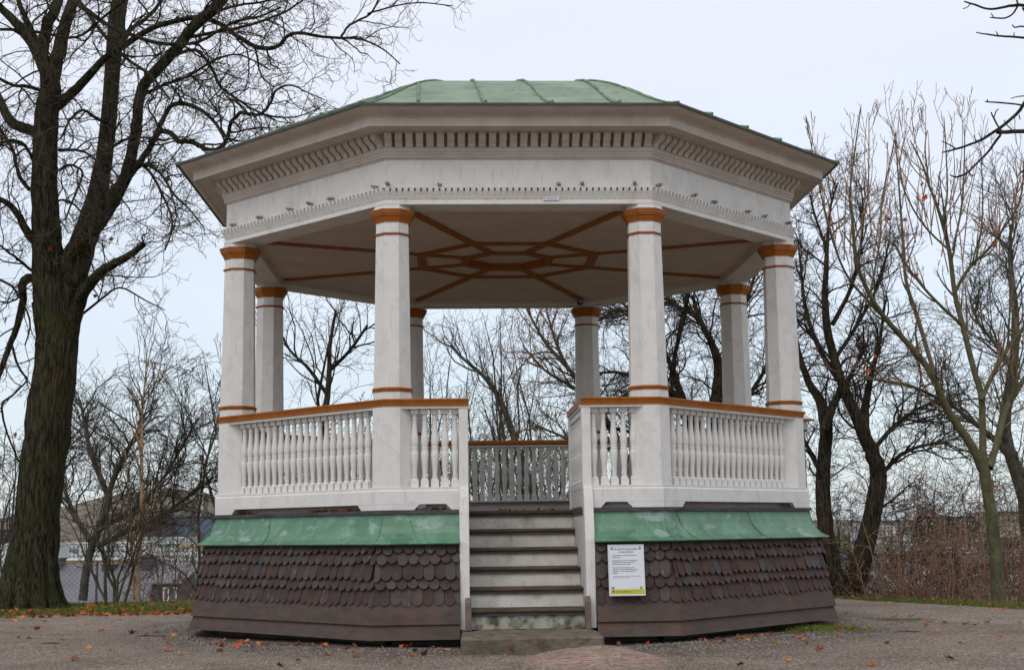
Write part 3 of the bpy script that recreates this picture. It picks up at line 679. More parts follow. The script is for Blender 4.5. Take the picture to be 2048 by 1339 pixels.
# ---------------------------------------------------------------- bare trees and shrubs
def polys_mesh(name,polys,m,parent=None,n_thin=3,thick=.03,n_thick=9,nmid=5,rough=0):
    """polys: list of (points Nx3, radii N) -> one mesh of connected tubes"""
    me=bpy.data.meshes.new(name); VV=[];FF=[];base=0
    for lo,hi,n in ((0,.008,n_thin),(.008,thick,nmid),(thick,9,n_thick)):
        sel=[q for q in polys if lo<=q[1][0]<hi]
        if not sel: continue
        P=np.concatenate([np.asarray(q[0],float) for q in sel]); Rr=np.concatenate([np.asarray(q[1],float) for q in sel])
        ln=np.array([len(q[1]) for q in sel]); idx=np.repeat(np.arange(len(sel)),ln)
        prv=np.arange(len(P))-1; nxt=np.arange(len(P))+1; prv[0]=0; nxt[-1]=len(P)-1
        prv=np.where(idx[prv]!=idx,np.arange(len(P)),prv); nxt=np.where(idx[nxt]!=idx,np.arange(len(P)),nxt)
        T=P[nxt]-P[prv]; T/=np.linalg.norm(T,axis=1,keepdims=True)+1e-12
        st=np.concatenate([[0],np.cumsum(ln)[:-1]]); en=np.cumsum(ln)-1
        D=P[en]-P[st]; D/=np.linalg.norm(D,axis=1,keepdims=True)+1e-12
        ax=np.argmin(np.abs(D),axis=1); ref=np.eye(3)[ax][idx]
        A=np.cross(T,ref); A/=np.linalg.norm(A,axis=1,keepdims=True)+1e-12; B=np.cross(T,A)
        w=2*np.pi*np.arange(n)/n
        rr=Rr[:,None]*np.ones(n)
        if rough and n==n_thick:
            rs=np.random.RandomState(3); rr=rr*(1+rough*(rs.rand(n)[None,:]-.5)*1.2+rough*.5*(rs.rand(*rr.shape)-.5))
        V=P[:,None,:]+rr[:,:,None]*(np.cos(w)[None,:,None]*A[:,None,:]+np.sin(w)[None,:,None]*B[:,None,:])
        VV.append(V.reshape(-1,3))
        i=np.arange(len(P)-1); i=i[idx[i]==idx[i+1]]
        k=np.arange(n); k2=(k+1)%n
        F=np.stack([i[:,None]*n+k,i[:,None]*n+k2,(i[:,None]+1)*n+k2,(i[:,None]+1)*n+k],axis=2).reshape(-1,4)+base
        FF.append(F); base+=V.shape[0]*n
    V=np.concatenate(VV).astype(np.float32); F=np.concatenate(FF).astype(np.int32)
    me.vertices.add(len(V)); me.vertices.foreach_set('co',V.ravel()); me.loops.add(F.size); me.loops.foreach_set('vertex_index',F.ravel())
    me.polygons.add(len(F)); me.polygons.foreach_set('loop_start',np.arange(0,F.size,4,dtype=np.int32)); 
    me.polygons.foreach_set('use_smooth',np.ones(len(F),bool)); me.materials.append(m); me.update(calc_edges=True); me.validate()
    o=bpy.data.objects.new(name,me); COL.objects.link(o)
    if parent:o.parent=parent
    return o
def rv(r): return Vector((r.gauss(0,1),r.gauss(0,1),r.gauss(0,1)))
def perp(d,r):
    a=rv(r); a=a-d*a.dot(d); return a.normalized()
def grow(out,p,d,L_,r0,lev,r,P):
    """one branch: wandering polyline, then its children"""
    n=P['steps'][lev]; st=L_/n; pts=[p.copy()]; rad=[r0]; d=d.normalized(); r1=max(P['rmin'],r0*P.get('end',.35)) if lev<P['levels'] else P['rmin']*.7
    for i in range(n):
        d=(d+rv(r)*P['jit'][lev]+Vector((0,0,P['up'][lev]))).normalized()
        p=p+d*st; pts.append(p.copy()); rad.append(r0+(r1-r0)*(i+1)/n)
    out[0 if r0>P.get('split',.012) else 1].append(([tuple(q) for q in pts],rad))
    if lev<P['levels']:
        children(out,pts,rad,L_,lev,r,P)
    return pts,rad
def children(out,pts,rad,L_,lev,r,P,f0=None):
    k=P['kids'][lev]; k=int(k)+(r.random()<k-int(k)); f0=P['start'][lev] if f0 is None else f0
    for j in range(k):
        f=f0+(1-f0)*((j+r.random()*.9)/k); x=f*(len(pts)-1); i=min(int(x),len(pts)-2); g_=x-i
        q=pts[i].lerp(pts[i+1],g_); dd=(pts[i+1]-pts[i]).normalized(); rr=rad[i]+(rad[i+1]-rad[i])*g_
        a=P['ang'][lev]*(.7+.6*r.random())
        nd_=dd*math.cos(a)+perp(dd,r)*math.sin(a)
        if P.get('flat'): nd_.y*=P['flat']
        ll=L_*P['len'][lev]*(.6+.8*r.random())*(1.15-.55*f)
        grow(out,q,nd_,ll,max(P['rmin'],min(rr*.75,rr*P['rad'][lev]*(.8+.4*r.random()))),lev+1,r,P)
def smooth_path(pts,wid,sub=4,jit=0,r=None):
    P_=[Vector(p) for p in pts]; o=[];w=[]
    n=len(P_)
    for i in range(n-1):
        p0,p1,p2,p3=P_[max(i-1,0)],P_[i],P_[i+1],P_[min(i+2,n-1)]
        for s_ in range(sub):
            t_=s_/sub
            q=.5*((2*p1)+(p2-p0)*t_+(2*p0-5*p1+4*p2-p3)*t_*t_+(3*p1-p0-3*p2+p3)*t_**3)
            ww=wid[i]+(wid[i+1]-wid[i])*t_
            if jit and r and (i+s_)>0: q+=rv(r)*ww*jit
            o.append(q);w.append(ww)
    o.append(P_[-1]);w.append(wid[-1]); return o,w
def limb(px,Y,dy=0):
    """limb traced on the photograph, rebuilt in space at depth Y (drifting by dy): (x,y,width px)"""
    n=len(px); out=[];w=[]
    for i,(x_,y_,wd) in enumerate(px):
        YY=Y+dy*(i/(n-1)); out.append(at(x_,y_,YY)); w.append(wd*.5*(YY-CY)/FPX)
    return out,w
def make_leaf_mesh(name,m,size=.06,seed=0):
    r=random.Random(seed)
    lob=[(0,-.75),(.12,-.35),(.55,-.5),(.42,-.15),(1.0,.1),(.55,.2),(.62,.62),(.25,.42),(0,1.0),(-.25,.42),(-.62,.62),(-.55,.2),(-1.0,.1),(-.42,-.15),(-.55,-.5),(-.12,-.35)]
    cu=r.uniform(.2,.5); tw=r.uniform(-.3,.3)
    v=[(0,0,0)]+[(x_*size,y_*size,size*(cu*(x_*x_+.6*y_*y_)+tw*x_*y_+r.uniform(-.08,.08))) for x_,y_ in lob]
    f=[(0,i,i%16+1) for i in range(1,17)]
    me=bpy.data.meshes.new(name); me.from_pydata(v,[],f); me.materials.append(m); return me
LEAFM=[[make_leaf_mesh('leaf',m,1,s) for s in range(4)] for m in (M_leaf1,M_leaf2,M_leaf3)]
def hang_leaves(tree,plist,r,size=.07,which=(0,0,1)):
    for p in plist:
        o=bpy.data.objects.new('leaf',LEAFM[r.choice(which)][r.randrange(4)]); COL.objects.link(o); o.parent=tree
        o.location=Vector(p)-tree.location; o.rotation_euler=(r.uniform(1,2.2),r.uniform(-.6,.6),r.uniform(0,6)); o.scale=(size*r.uniform(.7,1.2),)*3
def finish(name,label,cat,base,out,mthick,mthin,group=None,rough=0):
    t_=empty(name,base); tag(t_,label,cat,group)
    def rel(ps): b_=np.array(base); return [(np.asarray(a,float)-b_,w) for a,w in ps]
    if out[0]: polys_mesh('trunk',rel(out[0]),mthick,t_,rough=rough)
    if out[1]: polys_mesh('crown',rel(out[1]),mthin,t_)
    return t_
# --- the big old maple on the left
r=random.Random(11); out=[[],[]]; YM=4.3
PM=dict(steps=[7,7,6,4],jit=[.24,.32,.36,.34],up=[.02,.0,.0,.03],levels=3,kids=[8,6,3.3,0],start=[.12,.12,.12,0],ang=[.8,.85,.75,.8],len=[.55,.5,.5,.5],rad=[.5,.5,.6,.6],rmin=.003,split=.010,flat=.75)
LM=[ # traced limbs (px) , depth drift, child count
 ([(66,1190,100),(70,1120,84),(75,1000,86),(88,900,88),(100,800,88),(108,740,82),(112,690,84),(108,650,78),(98,600,72)],0,0),
 ([(104,640,74),(95,560,64),(93,500,60),(90,440,56),(88,330,50),(92,230,48),(100,190,44),(97,150,36),(80,110,30),(60,78,24),(28,42,19),(0,14,15),(-30,-20,12)],-.6,12),
 ([(74,95,20),(60,55,14),(44,20,11),(30,-20,8)],-.3,5),
 ([(84,120,26),(93,60,24),(112,15,22),(125,-30,18)],.7,7),
 ([(100,185,32),(114,120,30),(125,74,27),(139,23,24),(152,-20,20)],.3,8),
 ([(100,222,20),(128,200,22),(150,180,20),(176,153,18),(208,118,15),(250,90,14),(300,58,12),(350,42,11),(398,35,11),(440,48,10),(480,76,10),(520,96,10),(555,92,9),(575,72,8),(600,66,7),(640,73,6.5),(680,76,6),(720,78,4.5),(765,98,3.5),(800,128,2.5)],-1.4,24),
 ([(682,75,5.5),(700,50,5),(740,28,4.5),(757,0,4),(765,-20,3)],.3,4),
 ([(735,28,4.5),(790,12,3.5),(840,6,3),(905,12,2.4)],.3,6),
 ([(112,650,62),(128,590,60),(150,540,58),(172,470,54),(190,410,44),(203,350,38),(212,290,34),(220,210,33),(226,130,33),(233,50,36),(240,0,34),(244,-40,30)],.8,16),
 ([(122,545,34),(150,495,34),(199,440,32),(228,395,29),(252,350,25),(266,290,22),(274,240,21),(281,185,22),(305,148,22),(352,97,22),(384,55,22),(425,20,24),(460,-20,20)],-.9,16),
 ([(182,455,20),(215,395,17),(259,350,15),(296,300,13),(312,268,11),(330,230,10),(346,209,10),(375,209,9),(405,222,8),(430,245,7),(448,272,6),(475,282,5)],-1.5,14),
 ([(300,285,13),(324,262,12),(345,270,11),(357,282,11),(375,283,11),(394,287,11),(410,298,11),(426,301,11),(440,296,10),(450,285,9),(458,262,8),(462,245,8),(481,227,8),(500,229,7),(523,227,7),(540,205,6),(555,178,5),(583,171,4),(615,185,3),(650,200,2)],-2.4,22),
 ([(525,228,5),(560,235,4),(600,232,3),(640,215,2)],-.5,6),
 ([(140,690,30),(150,630,28),(162,595,26),(178,570,24),(199,546,22),(222,530,19),(241,520,17),(265,506,14),(287,488,12)],-1.2,5),
 ([(150,640,6),(200,600,5),(240,575,4),(290,600,3),(330,620,2)],-.6,8),
 ([(90,560,20),(66,556,18),(50,560,18),(45,575,17),(46,600,15),(35,650,13),(20,690,12),(0,745,11),(-20,790,9)],.6,6),
 ([(24,690,6),(34,725,5),(44,744,5),(54,760,4),(25,790,4.5),(5,808,5),(10,850,4.5),(28,900,4),(45,935,3)],.2,9),
 ([(88,490,20),(70,482,19),(55,465,18),(40,435,15),(22,412,13),(0,398,11),(-30,385,9)],-.8,5),
 ([(90,275,22),(66,262,22),(45,255,22),(22,243,20),(8,220,18),(0,200,15),(-15,170,12)],.6,6),
 ([(130,196,9),(110,188,9),(83,181,8),(50,172,8),(28,171,7),(0,157,6),(-20,150,5)],-.8,8),
 ([(60,380,9),(38,350,8),(25,300,7),(5,265,6),(-10,240,5)],-.5,8),
 ([(70,330,8),(50,290,7),(20,280,6),(0,290,5)],-.9,8),
 ([(85,545,8),(64,540,7),(40,520,6),(18,505,5),(0,490,4)],-.5,7),
 ([(118,300,8),(150,300,6),(180,310,5),(210,345,4),(235,385,3.4),(260,420,3)],-.9,12),
 ([(120,340,7),(140,330,6),(165,345,5),(150,390,4.5),(130,440,3.5)],-.7,10),
 ([(250,360,9),(285,330,8),(320,345,6),(345,385,5),(380,420,3.5),(410,460,2.5)],-1.5,16),
 ([(270,320,7),(300,345,6),(330,400,5),(345,450,4),(330,500,3)],-1.1,14),
 ([(215,300,7),(250,280,6),(290,275,5),(330,280,4)],-1,10),
 ([(285,190,8),(330,170,7),(380,150,6),(430,120,5),(480,110,4),(540,140,3)],-1.2,16),
 ([(330,120,8),(390,100,8),(425,140,7),(438,170,7),(455,185,6),(500,215,5),(550,240,4)],-1.2,16),
 ([(370,75,9),(430,65,7),(500,50,6),(560,28,5),(600,5,4),(620,-15,3)],-1,14),
 ([(400,40,8),(460,15,6),(520,5,5),(580,-10,4)],-1.3,10),
 ([(-20,60,7),(60,62,7),(150,75,6),(200,40,6),(250,0,5)],-1.5,12),
 ([(134,-10,13),(194,37,11),(259,69,9),(333,88,8),(398,83,7),(463,46,6),(523,32,5),(560,15,4)],-1.8,18),
 ([(150,-10,9),(200,60,8),(250,115,7),(300,150,6),(340,200,4)],-1.4,14),
 ([(225,250,9),(190,235,7),(165,220,6),(140,240,5),(125,270,4)],-.7,8),
 ([(240,100,10),(262,60,9),(300,30,8),(330,-10,7)],.6,9),
 ([(92,420,6),(120,400,5),(150,410,4),(180,450,3)],-.9,8),
 ([(0,560,6),(30,580,5),(60,640,4),(50,690,3)],-.3,5),
]
for px,dy,kc in LM:
    p_,w_=limb(px,YM,dy); p_,w_=smooth_path(p_,w_,4,(.02 if w_[0]>.12 else .06 if w_[0]>.05 else .16),r); 
    out[0].append(([tuple(q) for q in p_],w_))
    if kc:
        L_=1.5; P2=dict(PM); P2['kids']=[kc*1.05]+PM['kids'][1:]
        P2['len']=[.62]+PM['len'][1:]; P2['rad']=[.32]+PM['rad'][1:]
        # children directly from the traced limb
        k=int(kc*1.0)
        for j in range(k):
            f=.12+.88*(j+r.random())/k; x=f*(len(p_)-1); i=min(int(x),len(p_)-2); q=p_[i].lerp(p_[i+1],x-i); dd=(p_[i+1]-p_[i]).normalized()
            a=.9*(.6+.6*r.random()); nd_=dd*math.cos(a)+perp(dd,r)*math.sin(a); nd_.y*=.7; nd_.z-=.05
            rr=min(w_[i]*.6,r.uniform(.008,.017)); grow(out,q,nd_,r.uniform(.45,1.25),rr,1,r,PM)
# flare and roots
base=at(60,1205,YM); base.z=gz(base.x,base.y)
for k in range(11):
    a=k*2*math.pi/11+.2; d=Vector((math.cos(a),math.sin(a),0)); ln=r.uniform(.25,.5)
    c0=Vector((base.x,base.y,0)); 
    pts=[c0+d*.13+Vector((0.03,0,1.25)),c0+d*.22+Vector((0,0,.5)),c0+d*.34+Vector((0,0,.10)),c0+d*(.38+ln*.3)+Vector((0,0,-.04)),c0+d*(.3+ln)+Vector((0,0,-.14))]
    for q in pts: q.z+=GZ+.02
    p_,w_=smooth_path(pts,[.12,.15,.13,.09,.04],4,.02,r); out[0].append(([tuple(q) for q in p_],w_))
t_=finish('maple_tree','huge old bare maple with dark mossy bark and spreading crooked limbs at the left edge','tree',tuple(base),out,M_bark,M_twig,rough=.10)
hang_leaves(t_,[at(x_,y_,YM-.3) for x_,y_ in ((222,478),(205,560),(190,592),(210,585),(165,630),(350,24),(70,338),(98,498),(335,360),(212,290),(10,640),(32,870))],r,.055,(1,1,0))
# --- generic background trees
def tree(name,label,cat,px,py_base,Y,spec,mt,mth,group=None,seed=1,trace=None,P=None,leaves=None):
    r=random.Random(seed); out=[[],[]]
    b=at(px,1100,Y); base=Vector((b.x,b.y,gz(b.x,b.y)-.05))
    PP=dict(steps=[8,7,5,4],jit=[.10,.18,.25,.28],up=[.06,.05,.03,.02],levels=3,kids=[7,6,4,0],start=[.25,.15,.15,0],ang=[.6,.65,.7,.7],len=[.5,.5,.5,.5],rad=[.55,.5,.55,.6],rmin=.0036,split=.014)
    if P: PP.update(P)
    for s_ in spec:   # (x0,y0 -> x1,y1 px tip of stem, base radius, kids)
        (x1,y1,rad,dyy)=s_[:4]
        tip=at(x1,y1,Y+dyy); st=base+Vector((r.uniform(-.1,.1),r.uniform(-.1,.1),0))*(1 if len(spec)>2 else .1); vec=tip-st; n=9
        pts=[];ww=[]
        bow=perp(vec.normalized(),r)*vec.length*.05; bow.y*=.3
        for i in range(n+1):
            f=i/n; pts.append(st+vec*f+bow*math.sin(f*math.pi)+rv(r)*vec.length*.008*(0<i<n)); ww.append(rad*(1-f)**.8+PP['rmin'])
        out[0].append(([tuple(q) for q in pts],ww))
        children(out,pts,ww,vec.length*PP.get('l0',.55),0,r,PP,f0=s_[4] if len(s_)>4 else None)
    if trace:
        for pxs,dy,kc,ll in trace:
            p_,w_=limb(pxs,Y,dy); p_,w_=smooth_path(p_,w_,4,.05,r); out[0].append(([tuple(q) for q in p_],w_))
            for j in range(kc):
                f=.15+.85*(j+r.random())/kc; x=f*(len(p_)-1); i=min(int(x),len(p_)-2); q=p_[i].lerp(p_[i+1],x-i); dd=(p_[i+1]-p_[i]).normalized()
                a=PP['ang'][0]*(.7+.6*r.random()); nd_=dd*math.cos(a)+perp(dd,r)*math.sin(a)
                grow(out,q,nd_,ll*(.5+r.random()),min(w_[i]*.6,r.uniform(.010,.022)),1,r,PP)
    if PP.get('whips'):
        for (x0,y0,x1,y1) in ((1705,420,1722,212),(1738,400,1735,226),(1650,420,1612,232),(1655,400,1636,268),(1760,430,1792,262),(1762,400,1775,285),(1815,420,1792,265),(1830,380,1790,290),(1870,400,1888,233),(1895,430,1925,246),(1880,470,1858,290),(1900,400,1905,285),(1935,420,1962,300),(1960,430,1978,330),(1990,440,1990,330),(2000,430,2012,328),(2030,400,2043,315),(1850,430,1830,300),(1690,440,1700,330),(1725,430,1745,320),(1975,480,2020,400),(1920,470,1915,330),(1845,400,1856,262),(1680,460,1655,320)):
            s_=at(x0,y0,Y+r.uniform(-.4,.4)); e_=at(x1,y1,Y+r.uniform(-.4,.4)); bw=Vector((r.uniform(-.08,.08),0,0)); pts=[s_.lerp(e_,i/6)+bw*math.sin(math.pi*i/6) for i in range(7)]
            pts=[s_-Vector(((x1-x0)*.004,0,.6*r.uniform(.6,1.2)))]+pts
            out[1].append(([tuple(q) for q in pts],[.009-.0007*i for i in range(len(pts))]))
    t_=finish(name,label,cat,tuple(base),out,mt,mth,group)
    if leaves:
        mats_,n_,sz,yr=leaves
        cand=[q[0][-1] for q in out[1] if yr[0]<q[0][-1][2]<yr[1]]
        hang_leaves(t_,[r.choice(cand) for _ in range(n_)] if cand else [],r,sz,mats_)
    return t_
# left background
tree('bare_tree','spreading grey-green bare tree with wide crown behind the birch and the left maple trunk','tree',338,1190,9.5,
  [],M_barkgrey,M_twiggrey,seed=21,trace=[
  ([(322,1195,26),(345,1130,24),(362,1080,22),(372,1030,20),(395,985,17),(400,960,14)],.3,6,1.1) if False else ([(165,1200,18),(176,1120,16),(196,1060,15),(214,1010,14),(218,985,12)],0,8,1.2),
  ([(216,990,12),(195,940,11),(180,900,9),(170,850,7),(160,800,5)],.5,26,.9),([(216,990,12),(232,945,11),(255,900,9),(280,850,6),(285,810,4)],-.5,26,.9),
  ([(190,1065,10),(230,1040,9),(290,1000,8),(330,950,6),(360,900,5),(390,850,3)],-1,34,1.0),([(195,1090,12),(260,1060,9),(320,1030,7),(380,990,5),(420,960,4)],-1,32,.9),([(180,1080,12),(150,1030,10),(130,980,8),(120,930,6),(135,880,4)],.8,24,.9)],
  P=dict(kids=[7,8,5,0],jit=[.2,.25,.3,.3],rmin=.0034))
tree('birch_tree','slender birch with two thin orange-brown stems and a feathery top, left of the bandstand','tree',277,1195,7.6,
  [],M_birch,M_twiggrey,seed=22,trace=[([(276,1200,8),(279,1100,8),(283,1000,7.5),(283,900,6),(284,830,4.5),(290,760,3),(294,700,2)],0,34,.75),([(268,1200,6.5),(264,1110,6),(258,1020,5),(255,960,3.5),(250,900,2.5)],.1,10,.6)],
  P=dict(up=[.12,.1,.08,.05],ang=[.5,.5,.5,.5],rmin=.0035,split=.012,levels=2,kids=[6,5,3,0]))
tree('bare_shrub','tangle of thin olive shrub stems between the big maple trunk and the birch','shrub',235,1195,7.2,
  [(150,930,.022,0),(195,900,.025,.2),(230,880,.026,0),(262,960,.022,.3),(300,930,.024,0),(340,960,.02,-.2),(120,1010,.02,0)],M_barkpale,M_twiggrey,seed=23,P=dict(kids=[8,5,3,0],levels=3,rmin=.004))
tree('bare_shrub','low reddish twiggy shrub in front of the grey house roof','shrub',330,1195,8.2,
  [(290,1040,.015,0),(320,1030,.015,.2),(360,1040,.015,0),(400,1060,.015,0),(250,1060,.015,0)],M_twigbrown,M_twigbrown,seed=24,P=dict(kids=[9,6,3,0]))
tree('bare_shrub','dark scrub at the far left edge behind the maple trunk','shrub',-10,1195,8.5,
  [(-30,880,.03,0),(20,850,.03,.2),(45,900,.03,0),(-60,950,.02,0)],M_barkgrey,M_twiggrey,seed=25,P=dict(kids=[9,7,4,0]))
tree('weeping_birch','fine drooping birch crown just left of the near left column','tree',420,1190,11,
  [(405,700,.05,0),(450,720,.04,.3),(430,800,.03,0)],M_barkgrey,M_twiggrey,seed=26,P=dict(kids=[12,8,5,0],up=[.0,-.04,-.12,-.15],ang=[.9,.8,.6,.6],rmin=.0045,split=.012))
# seen through the bandstand
tree('bare_tree','dark upright bare tree seen between the two left columns','tree',645,1190,13,
  [(672,615,.10,0)],M_barkdark,M_twig,seed=31,trace=[([(640,900,16),(650,830,14),(658,760,11),(660,690,8),(672,620,5)],0,14,1.0),([(655,790,9),(620,740,7),(580,700,5),(560,660,4)],0,12,1),([(660,740,8),(700,700,7),(735,650,5)],-.4,12,1)],P=dict(kids=[7,5,3,0],ang=[.8,.7,.7,.6],rmin=.0036))
tree('bare_tree','small rounded bare tree behind the rail just right of the near left column','tree',905,1190,12.5,
  [(860,700,.045,0),(905,690,.05,.3),(940,700,.045,0),(880,740,.04,.2),(960,740,.04,.4),(840,760,.03,0)],M_barkgrey,M_twig,seed=32,P=dict(kids=[8,5,3,0],rmin=.0034))
tree('bare_tree','tall broom-shaped bare tree with long upright shoots in the centre of the opening','tree',1060,1190,12,
  [(965,625,.06,0),(1000,640,.06,.3),(1022,650,.05,0),(985,690,.05,.2),(1050,690,.05,0),(1078,720,.04,.3)],M_barkgrey,M_twig,seed=33,P=dict(kids=[9,5,2.5,0],up=[.2,.16,.12,.1],ang=[.4,.45,.5,.5],rmin=.0034),
  trace=[([(1075,1010,17),(1030,880,14),(1005,810,12),(975,760,9),(930,720,6),(900,690,4)],0,16,.9)])
tree('bare_tree','reddish bare tree with long branches leaning left towards the back right column','tree',1260,1190,10.5,
  [],M_barkpale,M_twigbrown,seed=34,trace=[([(1290,1010,20),(1235,880,16),(1185,800,12),(1140,740,9),(1095,690,7),(1065,640,5),(1050,610,3)],0,18,.9),([(1190,805,9),(1140,770,7),(1090,740,5),(1045,690,3)],-.5,12,.8),([(1130,730,7),(1110,680,5),(1090,610,3)],.3,10,.6),([(1240,890,9),(1180,900,7),(1120,870,5),(1070,850,4)],0,12,.8)],P=dict(up=[.08,.06,.05,.03],rmin=.0044))
for i,(px_,tips,lab) in enumerate((
  (600,[(560,840),(600,820),(640,830),(680,850),(720,830)],'thicket behind the left railing between the two left columns'),
  (790,[(740,830),(790,840),(830,810)],'thicket hidden behind the near left column'),
  (880,[(830,830),(860,800),(900,820),(930,840)],'thicket behind the short left front railing'),
  (980,[(940,850),(970,830),(1000,860),(1030,840)],'twiggy thicket behind the left half of the back rail'),
  (1090,[(1050,850),(1080,830),(1110,860),(1140,820)],'twiggy thicket behind the right half of the back rail'),
  (1210,[(1170,800),(1210,760),(1250,780)],'thicket behind the short right front railing'))):
    tree('bare_shrub',lab+', brown and leafless','shrub',px_,1190,9.0+.3*(i%3),[(a,b,.022,.3*((j%3)-1)) for j,(a,b) in enumerate(tips)]+[(a+18,b+70,.018,.2) for a,b in tips],M_barkgrey,M_twiggrey,seed=40+i,P=dict(kids=[10,6,3,0],jit=[.12,.18,.24,.3],rmin=.0032,ang=[.7,.7,.7,.7],start=[.1,.15,.15,0]))
# right side behind the columns
tree('bare_tree','dense dark bare tree with mossy limbs between the two right columns','tree',1425,1190,9.5,[],M_barkdark,M_twig,seed=51,trace=[
  ([(1440,1190,50),(1432,1050,42),(1430,900,34),(1434,800,28),(1438,740,22),(1425,690,15),(1400,640,10),(1385,590,7)],0,34,1.3),
  ([(1440,1080,30),(1405,960,24),(1380,850,20),(1362,790,16),(1345,740,12),(1325,690,8),(1310,640,5)],-.5,36,1.3),
  ([(1425,900,22),(1390,840,17),(1350,790,12),(1300,760,9),(1240,745,6),(1190,745,4)],.6,22,1.1),
  ([(1385,850,11),(1330,810,8),(1270,790,6),(1215,800,4)],-.6,18,1.0),([(1420,980,14),(1350,900,10),(1280,870,8),(1210,850,5)],-.3,22,1.0),
  ([(1436,760,16),(1460,700,12),(1480,640,9),(1500,580,7),(1520,520,4)],.6,26,1.2),
  ([(1340,760,7),(1352,700,8),(1366,640,10),(1378,580,9),(1395,520,7)],-1.6,8,.8),([(1342,800,5),(1350,720,6),(1362,640,6),(1385,570,5)],-1.6,6,.7),
  ([(1440,850,13),(1490,800,10),(1530,740,7),(1560,690,5)],.3,24,1.2),([(1330,680,7),(1290,640,6),(1240,620,4),(1195,640,3)],.2,28,1.1),([(1400,640,8),(1350,610,6),(1290,600,4)],.2,22,1.0)],
  P=dict(kids=[7,7,5,0],jit=[.2,.26,.3,.3],rmin=.003,up=[.0,.02,.02,0]))
tree('bare_tree','dark two-trunked bare tree leaning outwards just right of the bandstand','tree',1690,1190,6.6,[],M_barkdark,M_twig,seed=52,trace=[
  ([(1685,1195,46),(1665,1140,38),(1652,1060,32),(1646,980,30),(1650,900,27),(1652,850,26),(1640,800,20),(1618,765,15),(1596,700,11),(1585,640,8)],.5,16,.8),
  ([(1650,860,18),(1666,810,17),(1690,770,12),(1712,730,8),(1730,690,5)],.2,16,1.0),
  ([(1700,1195,50),(1722,1120,42),(1742,1040,36),(1757,950,34),(1742,900,30),(1716,840,24),(1690,780,20),(1670,720,18),(1655,660,17),(1650,600,14),(1652,540,11),(1656,470,7),(1662,410,5),(1676,365,3)],-.4,40,.75),
  ([(1735,890,22),(1728,840,20),(1735,790,14),(1745,740,10),(1760,680,7),(1770,600,5)],.5,22,.8),
  ([(1690,780,12),(1640,700,10),(1612,620,8),(1602,540,5),(1596,480,3)],.8,24,.6),([(1745,900,10),(1790,850,8),(1840,815,6),(1880,800,4)],.4,20,1.0),([(1752,960,10),(1800,910,8),(1850,890,6),(1900,885,4)],-.3,16,.9),
  ([(1664,650,10),(1700,580,8),(1720,500,6),(1726,430,3.5),(1722,370,2.5)],-.4,24,.6),([(1655,500,7),(1630,430,5),(1622,390,3),(1632,350,2)],.3,16,.4),([(1668,720,9),(1720,640,7),(1760,560,5),(1780,470,3)],.5,20,.7),([(1648,960,9),(1618,900,8),(1600,860,6)],0,6,.7)],
  P=dict(kids=[8,8,4.5,0],jit=[.2,.24,.28,.3],rmin=.0032,up=[.0,.03,.03,.02]))
# long upright shoots above it, and the young maple in front
SH=[(1625,300,1612,232),(1640,300,1636,256),(1735,330,1722,212),(1745,360,1735,245),(1722,370,1735,230),(1770,380,1775,270),(1790,400,1792,262)]
t11=dict(up=[.12,.14,.14,.12],ang=[.55,.6,.6,.5],jit=[.08,.07,.09,.10],kids=[5,3,1.4,0],levels=3,whips=1,rmin=.0038,split=.012,len=[.6,.6,.5,.5])
tree('maple_tree','young maple with pale greenish trunk forking at head height, few orange leaves, right side','tree',1994,1200,4.0,[],M_barkpale,M_twigbrown,seed=61,trace=[
  ([(1998,1204,31),(1995,1160,27),(1990,1100,25),(1984,1040,24),(1976,990,23),(1970,950,23),(1968,925,20)],0,0,1),
  ([(1966,940,20),(1945,895,18),(1915,850,17),(1885,800,15),(1870,760,14),(1840,715,13),(1800,670,11),(1765,630,10),(1735,580,9),(1712,520,8),(1705,440,6),(1700,380,4),(1722,215,1.8)],-.8,16,.55),
  ([(1971,945,18),(1966,900,15),(1965,840,14),(1962,790,13),(1945,730,12),(1925,650,11),(1910,590,10),(1898,500,9),(1880,430,7),(1858,370,5),(1845,330,4),(1820,280,2)],.5,16,.55),
  ([(1978,935,17),(1990,900,14),(2003,850,13),(2015,810,12),(2040,770,11),(2075,720,9)],.6,10,.8),
  ([(1962,800,9),(1990,740,9),(2020,690,9),(2060,640,8)],.2,8,.8),
  ([(1872,765,9),(1855,700,9),(1830,620,8),(1812,560,7),(1806,480,6),(1800,400,4),(1790,265,1.8)],.7,12,.5),
  ([(1910,585,7),(1935,540,7),(1975,500,6),(2005,460,5),(2040,400,4),(2048,320,2.4)],-.4,12,.5),
  ([(1885,440,5),(1895,380,4),(1888,235,1.6)],.2,6,.5),([(1905,500,5),(1925,400,4),(1930,250,1.6)],.3,8,.5),([(1860,380,4),(1850,300,3),(1855,260,1.6)],0,4,.4),
  ([(1950,530,5),(1965,430,3.5),(1962,300,1.6)],0,6,.5),([(1765,630,6),(1700,560,5),(1665,480,4),(1640,380,3),(1612,235,1.8)],-.8,9,.5),([(1740,590,5),(1760,480,4),(1765,400,3),(1792,265,1.6)],.3,10,.5),([(1710,480,4),(1735,400,3),(1738,225,1.6)],-.5,8,.5),
  ([(1925,650,7),(1870,600,6),(1820,540,5),(1785,480,3)],-.5,9,.5),([(1898,500,5),(1840,440,4),(1800,350,3),(1812,262,1.8)],.4,12,.6),([(1885,800,7),(1820,770,6),(1760,760,5),(1680,740,3.5)],-.9,9,.5)],
  P=t11)
